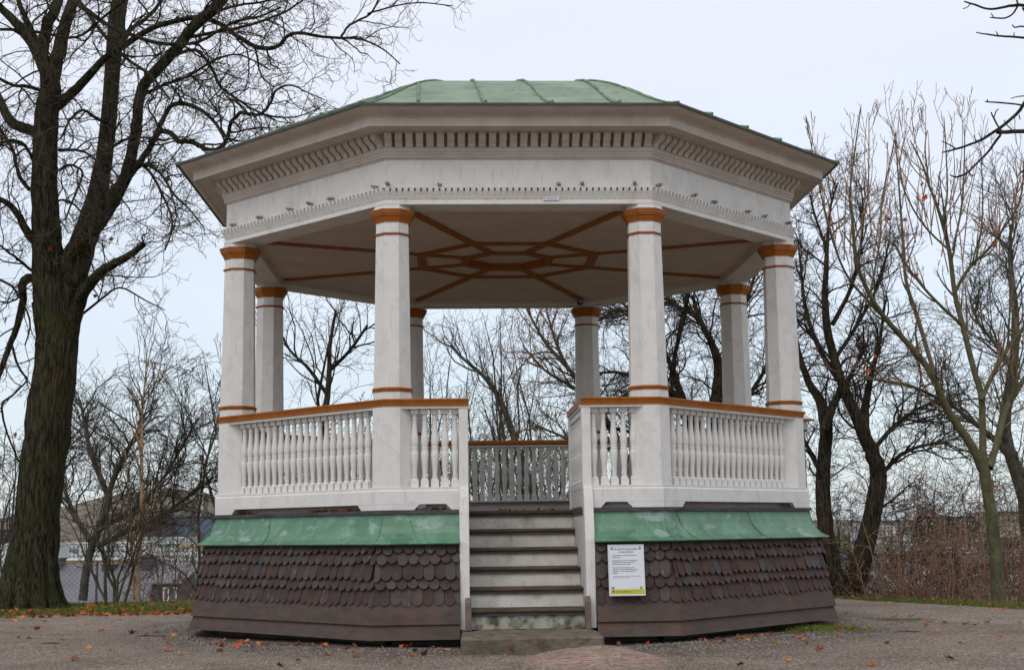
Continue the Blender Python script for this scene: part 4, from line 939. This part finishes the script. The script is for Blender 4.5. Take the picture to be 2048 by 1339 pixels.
yt=bpy.data.objects['maple_tree.001']; hang_leaves(yt,[at(x_,y_,3.7) for x_,y_ in ((1732,423),(1770,436),(1778,438),(1771,480),(1845,370),(1850,395),(1638,488),(1810,440),(1830,552),(1865,448),(1830,582),(2040,674),(2044,684),(1752,710),(1988,975),(1850,730),(1738,742),(1764,798),(1990,490))],random.Random(4),.06,(0,0,1))
tree('bare_tree','grey bare tree cut by the right edge of the photo, beyond the young maple','tree',2035,1190,9.0,[],M_barkgrey,M_twiggrey,seed=62,trace=[([(2070,1190,40),(2050,1000,32),(2010,860,22),(2030,700,18),(2028,600,14),(2020,520,9),(2022,450,5)],0,34,1.2),([(2060,960,18),(1990,880,13),(1930,830,9),(1880,790,6)],0,20,1.1),([(2035,760,12),(2000,700,9),(1960,650,6),(1940,600,4)],.5,18,1.1)],P=dict(kids=[8,7,5,0],rmin=.0044))
for i,(px_,Y_,tips,lab) in enumerate((
  (1640,7.5,[(1600,1000),(1630,960),(1660,1000)],'dark scrub behind the right corner of the bandstand'),
  (1770,6.4,[(1720,1030),(1760,990),(1800,1020),(1700,1080),(1840,1060)],'arching straw-brown bramble beside the two-trunked tree'),
  (1850,5.6,[(1800,1000),(1850,960),(1890,1000),(1770,1060),(1920,1050)],'tall red-brown bramble halfway to the young maple'),
  (1930,5.4,[(1890,980),(1930,960),(1960,1010),(1900,1060)],'reddish upright bramble just left of the young maple trunk'),
  (2035,4.9,[(2000,1010),(2030,990),(2055,1020),(2070,1000)],'rusty bramble right of the young maple trunk'),
  (1815,8.2,[(1760,930),(1810,900),(1850,920),(1890,900),(1940,930)],'tall grey-brown scrub behind the brambles'),
  (1690,9.5,[(1640,1000),(1680,960),(1720,1000),(1600,1040)],'grey scrub far behind the two-trunked tree'),
  (1980,8.5,[(1920,960),(1960,930),(2000,950),(2040,940)],'grey-brown scrub beyond the young maple trunk'))):
    tree('bramble_bush' if i in(1,2,3,4) else 'bare_shrub',lab,'shrub',px_,1190,Y_,[(a,b,.013,.3*((j%3)-1)) for j,(a,b) in enumerate(tips)]+[(a+20,b+60,.011,-.3) for a,b in tips]+[(a-22,b+90,.010,.4) for a,b in tips]+[(a+8,b+130,.009,-.4) for a,b in tips],(M_straw if i in(1,3) else M_twigbrown) if i in(1,2,3,4) else M_barkgrey,(M_straw if i in(1,3) else M_twigbrown) if i in(1,2,3,4) else M_twiggrey,seed=70+i,
     P=dict(kids=[6,3.5,1.2,0] if i in(1,2,3,4) else [9,7,4,0],jit=[.12,.13,.17,.2] if i in(1,2,3,4) else [.16,.22,.26,.3],rmin=.0034,ang=[1.0,.7,.6,.6],start=[.1,.15,.15,0],up=[.0,-.07,-.08,-.03],len=[.7,.6,.5,.5]))
# green leafy shrub glimpsed behind the back rail
r=random.Random(8)
t_=tree('leafy_shrub','low shrub still holding yellow-green leaves behind the back rail','shrub',1060,1190,7.0,[(a,b,.015,.2*((j%3)-1)) for j,(a,b) in enumerate(((960,900),(990,880),(1020,910),(1050,890),(1080,880),(1110,900),(1140,890)))],M_barkgrey,M_twiggrey,seed=90,P=dict(kids=[9,5,3,0],rmin=.004))
v=[];f=[]
for _ in range(900):
    p=at(r.uniform(930,1155),r.uniform(890,1010),7.0+r.uniform(-.6,.6))-t_.location; a=perp(rv(r).normalized(),r)*.024; c_=perp(a.normalized(),r)*.014; b0=len(v)
    v+=[tuple(p-a),tuple(p+c_),tuple(p+a),tuple(p-c_)]; f.append((b0,b0+1,b0+2,b0+3))
me=bpy.data.meshes.new('foliage'); me.from_pydata(v,[],f); me.materials.append(M_leafgreen); o=bpy.data.objects.new('foliage',me); COL.objects.link(o); o.parent=t_
# --- overhanging branch, upper right, of a tree standing outside the frame
out=[[],[]]; YT=-6.6; r=random.Random(99)
def L(px,dy=0,tw=True):
    p_,w_=limb(px,YT,dy); p_,w_=smooth_path(p_,w_,3,.12,r); out[0].append(([tuple(q) for q in p_],w_))
L([(2700,300,90),(2500,220,40),(2300,240,18),(2140,255,12),(2048,262,9),(2000,264,8),(1996,265,7)],-.2)
L([(2400,-120,26),(2200,20,16),(2100,130,10),(2060,190,8),(2040,220,7),(2010,248,6.5),(1975,272,6),(1950,285,5),(1912,298,4.5),(1884,305,2.5)],.1)
L([(2001,268,6),(1990,284,5.5),(1976,304,5),(1955,325,4.5),(1937,343,4.5),(1915,354,4),(1900,350,2.5)],.1)
L([(1937,343,3.5),(1944,352,3),(1950,348,2)],0); L([(1912,298,3.5),(1900,290,3),(1883,282,2)],0)
L([(2003,262,4),(1995,250,4),(1987,235,4),(1982,224,2.5)],0); L([(1988,235,3),(1993,222,3),(1998,218,2)],0)
L([(2048,212,4.5),(2030,208,4),(1995,205,4),(1970,203,3)],0); L([(1976,205,3),(1974,198,2)],0)
L([(2200,60,9),(2100,30,8),(2060,14,7),(2035,10,7),(2010,14,5.5),(1990,18,5),(1970,17,4.5),(1950,10,4.5),(1928,3,3)],0)
L([(2035,12,5),(2025,28,4.5),(2010,36,4),(1990,36,3.5),(1980,35,2.5)],0); L([(1987,34,3),(1982,27,2)],0); L([(1940,8,3),(1935,14,2.5),(1926,18,2)],0)
L([(2130,90,6),(2048,76,5),(2010,73,4.5),(1995,72,4),(1975,69,3.5),(1952,65,2)],0); L([(1997,72,3),(1992,63,2)],0); L([(2028,75,3),(2028,65,2)],0)
L([(2120,60,5),(2048,53,4),(2030,55,3.5),(2024,49,2)],0); L([(2045,15,5),(2056,30,5),(2080,40,5)],0); L([(2036,8,4),(2030,-10,4)],0)
L([(2048,340,3),(2036,350,3),(2033,346,2)],0); L([(2048,192,3),(2035,193,2.5),(2022,197,2)],0); L([(2038,230,3),(2040,240,2)],0)
L([(2024,260,3),(2012,248,2.6),(2008,240,2)],0);L([(1955,285,3),(1951,278,2.5),(1947,270,2)],0)
b0=at(2700,700,YT); base=(b0.x,b0.y,GZ)
p_,w_=smooth_path([Vector((b0.x,b0.y,GZ-.1)),Vector((b0.x+.05,b0.y,1)),Vector((b0.x,b0.y,2.4)),at(2700,300,YT)-Vector((0,0,.0)),at(2400,-120,YT),at(2450,-500,YT)],[.24,.18,.16,.13,.09,.05],4); out[0].append(([tuple(q) for q in p_],w_))
finish('overhanging_tree','knobbly dark bare twigs reaching in from the upper right corner, nearest the viewer','tree',base,out,M_barkdark,M_twig)
# ---------------------------------------------------------------- park lamp behind the right column
lp=at(1608,900,4.0); lz=gz(lp.x,lp.y)
la=empty('park_lamp',(lp.x,lp.y,lz)); tag(la,'low park lamp with rusty orange disc cap, half hidden behind the near right column','lamp')
zt=at(1608,840,4.0).z-lz
mb=MB(); mb.lathe([(.06,0),(.05,.05),(.022,.1),(.020,zt-.16),(.05,zt-.15),(.055,zt-.13)],12); mb.build('pole',M_iron,la,smooth=True)
mb=MB(); mb.lathe([(.052,zt-.13),(.058,zt-.12),(.058,zt-.02),(.05,zt-.01)],16); mb.build('lamp_glass',M_lampglass,la,smooth=True)
mb=MB(); mb.lathe([(.05,zt-.01),(.165,zt-.004),(.165,zt+.006),(.06,zt+.03)],20); mb.build('lamp_cap',M_lampcap,la,smooth=True)
mb=MB(); mb.lathe([(.13,zt+.013),(.10,zt+.035),(.03,zt+.06),(.01,zt+.075)],20); mb.build('lamp_top',M_lamptop,la,smooth=True)
# ---------------------------------------------------------------- chain-link fence on the slope
def fence(x0,x1,Y,ztop,h,label):
    L_=x1-x0; n=max(2,round(L_/2.5)); fo=empty('chain_link_fence',(x0,Y,ztop-h)); tag(fo,label,'fence')
    for i in range(n+1):
        mb=MB(); mb.tube([(L_*i/n,0,-.3),(L_*i/n,0,h+.03)],.022,8); mb.build('post',M_wire,fo)
    mb=MB(); s=.09
    for sg_ in (1,-1):
        k=-int(h/s)-1
        while k*s<L_+h:
            a=k*s
            if sg_==1: u0=max(0,a);u1=min(L_,a+h); za=u0-a; zb_=u1-a
            else: u0=max(0,a);u1=min(L_,a+h); za=h-(u0-a); zb_=h-(u1-a)
            if u1>u0: mb.tube([(u0,.004*sg_,za),(u1,.004*sg_,zb_)],.0022,3)
            k+=1
    mb.tube([(0,0,h),(L_,0,h)],.006,4)
    mb.build('wire_mesh',M_wire,fo)
fence(at(-40,1100,9.2).x,at(430,1100,9.2).x,9.2,.05,1.5,'rusty chain-link fence on the slope left of the bandstand, in front of the grey house')
fence(at(1700,1100,9.0).x,at(2120,1100,9.0).x,9.0,.0,1.6,'chain-link fence behind the brambles on the right')
# ---------------------------------------------------------------- houses and hill beyond
M_roofgrey=mat('grey_sheet_roof',(.13,.125,.14),(.17,.165,.18),scale=.8,rough=.6,bump=.2,bscale=3)
M_wallwhite=mat('pale_render',(.5,.5,.5),(.58,.58,.57),scale=.2,rough=.8)
M_walldark=mat('dark_render',(.06,.055,.06),(.09,.08,.085),scale=.5,rough=.8)
M_pane=mat('dark_window_pane',(.12,.14,.17),rough=.3,spec=.5)
M_wallorange=mat('ochre_render',(.42,.23,.09),(.48,.28,.12),scale=.2,rough=.8)
M_wallyellow=mat('yellow_render',(.36,.31,.23),(.42,.36,.27),scale=.2,rough=.8)
M_teal=mat('teal_panel',(.05,.25,.22),rough=.6)
M_bluegrey=mat('blue_grey_cladding',(.07,.10,.15),(.10,.14,.19),scale=.1,rough=.6)
M_hill=mat('wooded_hill',(.07,.06,.05),(.20,.165,.125),scale=.06,detail=10,rough=.95,lo=.35,hi=.65,extra=[((.15,.17,.09),.008,.5,.65,I1,.8)])
def house(px0,px1,ytop,ybot,Y,depth,label,wall,roofm,rows,cols,kind='flat',mw=None,band=None):
    a=at(px0,ytop,Y);b=at(px1,ytop,Y); w=b.x-a.x; ztop=a.z; zbot=at(px0,ybot,Y).z-8
    h=empty('apartment_building' if kind=='flat' else 'house',(a.x,Y,zbot)); tag(h,label,'building'); H=ztop-zbot; V_=(at(px0,ytop,Y)-at(px0,ybot,Y)).length
    mb=MB(); mb.box(0,w,0,depth,0,H); mb.build('wall',wall,h)
    mb=MB(); mb.box(-w*.01,w*1.01,-depth*.02,depth,H,H+V_*.08); mb.build('roof',roofm,h)
    fh=V_/rows
    first=None
    for i in range(rows):
        for j in range(cols):
            ww=w/cols*.36; x_=w*(j+.3)/cols; z_=H-fh*(i+.8)
            if first is None:
                mb=MB(); mb.box(0,ww,-.12,.0,0,fh*.36); first=mb.build('window',M_pane,h); o=first
            else: o=add_copy(first,h)
            o.location=(x_,0,z_)
    if band:
        mb=MB(); mb.box(w*band[0],w*band[1],-.5,-.15,H-fh*band[2]-fh*.25,H-fh*band[2]); mb.build('balcony_front',band[3],h)
    return h
# the near grey-roofed house on the slope below
Yh=55.0
def hp(x_,y_,Y=Yh): return at(x_,y_,Y)
h0=hp(-60,1135); gh=empty('house',(h0.x,Yh,-14)); tag(gh,'grey-roofed house just below the grass edge at left, with chimneys and a white dormer window','house')
def P_(x_,y_,dy=0): q=at(x_,y_,Yh+dy); return q-Vector((h0.x,Yh,-14))
mb=MB(); A=P_(-60,1132);B=P_(345,1128);Cc=P_(405,1215);D=P_(-60,1215)
bk=Vector((0,9,0)); A2=A+Vector((0,4.5,0));B2=B+Vector((0,4.5,0))
mb.poly([D,Cc,B2,A2]); mb.poly([A2,B2,B2+Vector((1.2,4.5,-1.8)),A2+Vector((0,4.5,-1.8))]); mb.poly([Cc,Cc+Vector((0,9,0)),B2+Vector((1.2,4.5,-1.8)),B2])
mb.poly([D-Vector((0,0,.05)),Cc-Vector((0,0,.05)),Cc+bk-Vector((0,0,.05)),D+bk-Vector((0,0,.05))]); mb.poly([D,A2,A2+Vector((0,4.5,-1.8)),D+bk]); 
mb.build('roof',M_roofgrey,gh)
mb=MB(); mb.box(D.x+.2,Cc.x-.3,.3,8.6,0,Cc.z-.06); mb.build('wall',M_walldark,gh)
for (xa,xb,yt_,yb_) in ((105,122,1118,1150),(208,232,1130,1160),(280,305,1114,1160)):
    a=P_(xa,yt_,4);b=P_(xb,yb_,4); mb=MB(); mb.box(a.x,b.x,3.6,4.8,b.z-.4,a.z); mb.box(a.x-.05,b.x+.05,3.55,4.85,a.z+.001,a.z+.08); mb.build('chimney',M_walldark,gh)
a=P_(312,1160);b=P_(368,1215); mb=MB(); mb.box(a.x,b.x,-.8,3.5,b.z,a.z-.15); d_=mb.build('dormer',M_walldark,gh)
mb=MB(); mb.prism([(a.x-.3,-1.0,a.z-.15),(b.x+.15,-1.0,a.z-.15),(b.x-.1,3.4,a.z+.55),(a.x-.6,3.4,a.z+.55)],(0,0,.06)); mb.build('dormer_roof',M_roofgrey,d_)
for xa,xb in ((335,347),(350,362)):
    q0=P_(xa,1172);q1=P_(xb,1200); mb=MB()
    f0=.07
    for bx in ((q0.x,q1.x,q0.z-f0,q0.z),(q0.x,q1.x,q1.z,q1.z+f0),(q0.x,q0.x+f0,q1.z+f0,q0.z-f0),(q1.x-f0,q1.x,q1.z+f0,q0.z-f0)): mb.box(bx[0],bx[1],-.9,-.802,bx[2],bx[3])
    mb.build('window_frame',M_wallwhite,d_); mb=MB(); mb.box(q0.x+f0,q1.x-f0,-.86,-.803,q1.z+f0,q0.z-f0); mb.build('window_pane',M_pane,d_)
house(-40,100,1092,1150,260,12,'white apartment block far below, left of the big maple trunk',M_wallwhite,M_wallwhite,5,14)
house(96,290,1088,1125,300,12,'long white apartment block far below between the maple trunk and the birch',M_wallwhite,M_wallwhite,4,24,band=(.2,.32,1,M_teal))
house(100,235,1121,1150,240,12,'long low ochre building front between the maple trunk and the birch',M_wallorange,M_wallwhite,2,18)
house(272,372,1078,1125,320,12,'white apartment block with teal balcony fronts right of the birch',M_wallwhite,M_wallwhite,5,14,band=(.1,.9,1,M_teal))
house(355,420,1095,1150,270,12,'white and ochre apartment block next to the bandstand corner at left',M_wallwhite,M_wallorange,6,8,band=(.1,.9,3,M_wallorange))
house(280,440,1035,1082,700,30,'blue-grey high block at the foot of the hill',M_bluegrey,M_bluegrey,4,12)
house(-40,60,1060,1090,600,30,'dark block at far left below the hill',M_walldark,M_bluegrey,3,10)
house(1985,2060,1024,1046,500,30,'pale yellow apartment block on the skyline at the right edge',M_wallyellow,M_roofgrey,4,10)
house(1880,1950,1034,1056,520,30,'pale ochre apartment block on the skyline left of the young maple trunk',M_wallyellow,M_roofgrey,4,10)
house(1740,1820,1044,1070,480,30,'grey-white apartment block on the skyline behind the brambles',M_wallwhite,M_roofgrey,4,10)
house(1880,2080,1085,1110,200,30,'low pale building roofs below the skyline at the right edge',M_wallwhite,M_roofgrey,3,12)
house(1760,1900,1110,1150,150,20,'white low building behind the brambles',M_wallwhite,M_roofgrey,3,9)
house(1900,2080,1130,1180,120,20,'pale blue-grey building lowest of those behind the young maple',M_wallwhite,M_roofgrey,3,9)
# hills
def hill(name,pts,Y,m):
    r=random.Random(7); v=[];f=[]; n=70; xs_=[p[0] for p in pts]
    for j in range(12):
        for i in range(n+1):
            px_=xs_[0]+(xs_[-1]-xs_[0])*i/n; py_=np.interp(px_,xs_,[p[1] for p in pts]); top=at(px_,py_+r.uniform(-1,1),Y)
            f_=j/11; z=-15+(top.z+15)*math.sin(f_*math.pi*.5); v.append((top.x,Y-260*(1-f_),z+(r.uniform(-1,1)*1.5 if 0<j else 0)))
        
    for j in range(11):
        for i in range(n): f.append((j*(n+1)+i,j*(n+1)+i+1,(j+1)*(n+1)+i+1,(j+1)*(n+1)+i))
    b0=len(v)
    for i in range(n+1): q=v[11*(n+1)+i]; v.append((q[0],Y+200,-15))
    for i in range(n): f.append((11*(n+1)+i,11*(n+1)+i+1,b0+i+1,b0+i))
    me=bpy.data.meshes.new(name); me.from_pydata(v,[],f); me.materials.append(m); me.polygons.foreach_set('use_smooth',[True]*len(me.polygons)); o=bpy.data.objects.new(name,me); COL.objects.link(o); tag(o,kind='structure')
hill('hill',[(-300,1075),(-60,1050),(60,1030),(110,1022),(180,1005),(250,988),(310,980),(360,978),(410,985),(440,1000),(520,1030),(640,1062)],1500,M_hill)
hill('hill',[(500,1066),(700,1052),(1000,1046),(1400,1042),(1700,1040),(2000,1036),(2300,1045),(2600,1060)],2600,M_hill)
# chimney stack on the hill
q=at(402,985,1350); c_=empty('chimney_stack',(q.x,1350,q.z-30)); tag(c_,'tall pale chimney stack in front of the hill, left of the near left column','chimney')
top=at(402,920,1350).z-(q.z-30); mb=MB(); mb.lathe([(2.6,0),(2.0,top)],12); mb.build('stack',M_wallwhite,c_)
mb=MB(); mb.lathe([(2.0,top),(2.5,top),(2.4,top+5)],12); mb.build('cap',M_walldark,c_)
# ---------------------------------------------------------------- grass blades, litter, single leaves, sticks
r=random.Random(3); v=[];f=[]
def blade(x_,y_,h):
    z=gz(x_,y_)-.005; a=r.uniform(0,6.28); w=.004; dx,dy=math.cos(a)*w,math.sin(a)*w; lx,ly=r.gauss(0,h*.5),r.gauss(0,h*.5); b0=len(v)
    v.extend([(x_-dx,y_-dy,z),(x_+dx,y_+dy,z),(x_+lx,y_+ly,z+h)]); f.append((b0,b0+1,b0+2))
for _ in range(52000):
    if r.random()<.55: x_=r.uniform(-9.5,-3.6); y_=2.6+abs(r.gauss(0,1.5))
    else: x_=r.uniform(3.8,9); y_=ygrass(x_)+abs(r.gauss(0,1.1))
    if y_>ycrest(x_)+1.5: continue
    if y_<ygrass(x_)+.35 and r.random()<.6: continue
    blade(x_,y_,r.uniform(.015,.05))
gc=atz(1640,1262,GZ)
for _ in range(1800): blade(gc.x+r.gauss(0,.22),gc.y+r.gauss(0,.16),r.uniform(.02,.055))
me=bpy.data.meshes.new('grass'); me.from_pydata(v,[],f); me.materials.append(M_grass); o=bpy.data.objects.new('grass',me); COL.objects.link(o); tag(o,'short green grass along the edge of the gravel','grass',kind='stuff')
# litter (uncountable) in the grass, against the skirt and on the floor edge
v=[];f=[];mi=[]
def litter(p,s):
    base_=LEAFM[0][r.randrange(4)]; R3=Matrix.Rotation(r.uniform(0,6.28),3,'Z')@Matrix.Rotation(r.gauss(0,.5),3,'X')@Matrix.Rotation(r.gauss(0,.4),3,'Y'); b0=len(v)
    for q in base_.vertices: w=R3@(q.co*s); v.append((p[0]+w.x,p[1]+w.y,p[2]+w.z))
    m_=r.choices((0,1,2),(5,4,2))[0]
    for q in base_.polygons: f.append(tuple(b0+i for i in q.vertices)); mi.append(m_)
for _ in range(950):
    x_=r.uniform(-9.5,-3.8); y_=r.gauss(3.2,1.3); y_=max(2.3,y_)
    litter((x_,y_,gz(x_,y_)+.012),r.uniform(.02,.05))
for _ in range(160):
    x_=r.uniform(4,9); y_=ygrass(x_)+r.gauss(.8,.8); litter((x_,y_,gz(x_,y_)+.012),r.uniform(.02,.055))
for _ in range(150):
    a=R_(r.choice((0,-45,45))+r.uniform(-20,20)); rr=3.25+abs(r.gauss(0,.35)); x_,y_=rr*math.sin(a+TH),-rr*math.cos(a+TH)
    if -.5<x_<1.7 and y_<-3.2: continue
    litter((x_,y_,gz(x_,y_)+.012),r.uniform(.015,.04))
me=bpy.data.meshes.new('leaf_litter'); me.from_pydata(v,[],f)
for m in (M_leaf1,M_leaf2,M_leaf3): me.materials.append(m)
me.polygons.foreach_set('material_index',mi); o=bpy.data.objects.new('leaf_litter',me); COL.objects.link(o); tag(o,'scattered litter of orange and brown maple leaves in the grass edges and along the skirt','leaf litter',kind='stuff')
# leaves caught under the plinth boards
v=[];f=[];mi=[]
def loc2w(p): return Matrix.Rotation(TH,3,'Z')@Vector(p)
for (k,u0,u1,n_) in ((7,-.9,-.72,14),(7,0,.85,34),(0,-.95,-.64,26),(0,-.25,.35,14)):
    for _ in range(n_):
        u=r.uniform(u0,u1); a_=PA-r.uniform(.015,.10) if not (k==0 and u>-.5) else 2.76; p=loc2w(on(k,u,a_ if not (k==0 and u>-.5) else 1.71,.692)); litter(p,r.uniform(.018,.032))
me=bpy.data.meshes.new('leaf_litter'); me.from_pydata(v,[],f)
for m in (M_leaf2,M_leaf2,M_leaf1): me.materials.append(m)
me.polygons.foreach_set('material_index',mi); o=bpy.data.objects.new('leaf_litter',me); COL.objects.link(o); tag(o,'brown leaves lodged in the low gaps under the white plinth boards','leaf litter',kind='stuff')
# single leaves lying on the gravel and on the steps
LB={0:('bright orange maple leaf lying on the gravel','orange leaves on the gravel'),1:('dark brown curled maple leaf lying on the gravel','brown leaves on the gravel'),2:('yellow-ochre maple leaf lying on the gravel','yellow leaves on the gravel')}
def put_leaf(x_,y_,c,s,z=None,label=None,tiltx=0,group=None):
    p=atz(x_,y_,GZ if z is None else z)
    if z is None: p.z=gz(p.x,p.y)
    o=bpy.data.objects.new('fallen_leaf',LEAFM[c][r.randrange(4)]); COL.objects.link(o); o.location=(p.x,p.y,p.z+.012); o.scale=(s,s,s*r.uniform(.9,1.6)); o.rotation_euler=(r.gauss(0,.25)+tiltx,r.gauss(0,.25),r.uniform(0,6.28))
    tag(o,label or LB[c][0],'leaf',group or LB[c][1]); return o
spots=[(45,1258,1),(75,1259,0),(38,1276,2),(56,1279,2),(125,1282,1),(178,1295,2),(220,1300,0),(205,1259,0),(220,1279,2),(265,1268,1),(290,1274,1),(335,1300,0),(360,1309,2),(440,1304,2),(380,1283,1),(345,1277,2),(350,1268,1),(315,1270,0),(130,1212,0),(265,1211,0),(38,1213,0),(438,1304,2),(475,1297,0),(595,1322,0),(462,1271,1),(690,1302,0),(655,1310,2),(710,1312,1),(800,1322,1),(520,1310,2),(505,1300,1),(820,1300,0),(850,1312,1),(1380,1318,2),(1745,1330,0),(1775,1288,0),(1822,1233,1),(1790,1236,0),(1862,1241,0),(1888,1244,1),(1932,1247,0),(1950,1250,1),(1975,1246,1),(2000,1275,0),(1965,1273,2),(1925,1286,2),(1878,1262,2),(1850,1252,2),(1805,1247,2),(1690,1232,0),(1720,1213,2),(1780,1208,2),(1925,1212,2),(2015,1217,0),(2040,1248,2),(1500,1285,2),(1480,1282,1),(1640,1300,1),(1575,1322,2),(30,1240,2),(88,1243,1),(160,1250,2),(240,1242,2),(310,1255,2),(560,1330,1),(150,1320,1),(1480,1330,1),(1900,1320,1),(2030,1300,2),(1700,1262,0),(1740,1258,1)]
for x_,y_,c in spots: put_leaf(x_,y_,c,r.uniform(.028,.055)*(1.15 if c!=2 else 1))
for x_,y_,c,z_,s_,lb in ((935,1253,0,-.312,.05,'orange leaf at the left end of the concrete step'),(950,1256,0,-.312,.04,'small orange leaf right beside the one at the left end of the concrete step'),(1025,1254,0,-.312,.03,'small orange leaf in the middle of the concrete step'),
   (1140,1209,1,-.149,.05,'brown leaf on the right end of the lowest tread'),(1157,1208,0,-.149,.05,'reddish leaf against the right cheek on the lowest tread')):
    put_leaf(x_,y_,c,s_,z_,lb,group='leaves on the steps')
for x_,y_,c,s_,lb in ((995,1300,0,.08,'large orange leaf leaning against the front of the concrete step'),(1020,1303,0,.06,'orange leaf on the ground right of the large one leaning on the step')):
    o=put_leaf(x_,y_+6,c,s_,label=lb,tiltx=1.2,group='leaves at the foot of the steps'); o.location.z+=.03; o.location.y-=.12
for x_,y_,ln in ((1815,1262,.25),(100,1290,.18),(300,1276,.3),(1570,1255,.12)):
    p=atz(x_,y_,GZ); mb=MB(); mb.tube([(-ln/2,0,.004),(-ln*.1,.01,.012),(ln*.2,-.01,.008),(ln/2,.015,.005)],[.003,.006,.006,.003],6); o=mb.build('fallen_stick',M_twig); o.location=(p.x,p.y,gz(p.x,p.y)+.004); o.rotation_euler=(0,0,r.uniform(-.3,.3))
    tag(o,'short dark fallen stick on the gravel '+{1815:'right of the bandstand',100:'near the lower left corner of the photo',300:'left of the brown skirt',1570:'by the right foot of the skirt'}[x_],'stick','sticks on the gravel')

r=random.Random(77); v=[];f=[]
def pebble(x_,y_,s):
    z=gz(x_,y_); b0=len(v); n=5
    for k in range(n): a=k*2*math.pi/n+r.random(); v.append((x_+math.cos(a)*s*r.uniform(.7,1.2),y_+math.sin(a)*s*r.uniform(.7,1.2),z-.002))
    v.append((x_+r.uniform(-.3,.3)*s,y_+r.uniform(-.3,.3)*s,z+s*r.uniform(.5,.9)))
    for k in range(n): f.append((b0+k,b0+(k+1)%n,b0+n))
for _ in range(26000):
    y_=-5.9+13*r.random()**2.2; x_=r.uniform(-1,1)*(y_+15.5)*.42
    if y_>ygrass(x_): continue
    if math.hypot(x_,y_)<3.0: continue
    pebble(x_,y_,r.uniform(.004,.011)*(1.6 if r.random()<.04 else 1))
for _ in range(5000):
    a=r.uniform(-1.9,1.9); q=3.35+abs(r.gauss(0,.3)); pebble(q*math.sin(a),-q*math.cos(a),r.uniform(.004,.013))
me=bpy.data.meshes.new('gravel'); me.from_pydata(v,[],f); me.materials.append(mat('loose_gravel',(.09,.075,.068),(.32,.29,.27),scale=45,detail=2,rough=.95,lo=.35,hi=.65)); o=bpy.data.objects.new('gravel',me); COL.objects.link(o); tag(o,'loose grey gravel and grit scattered over the path','gravel',kind='stuff')
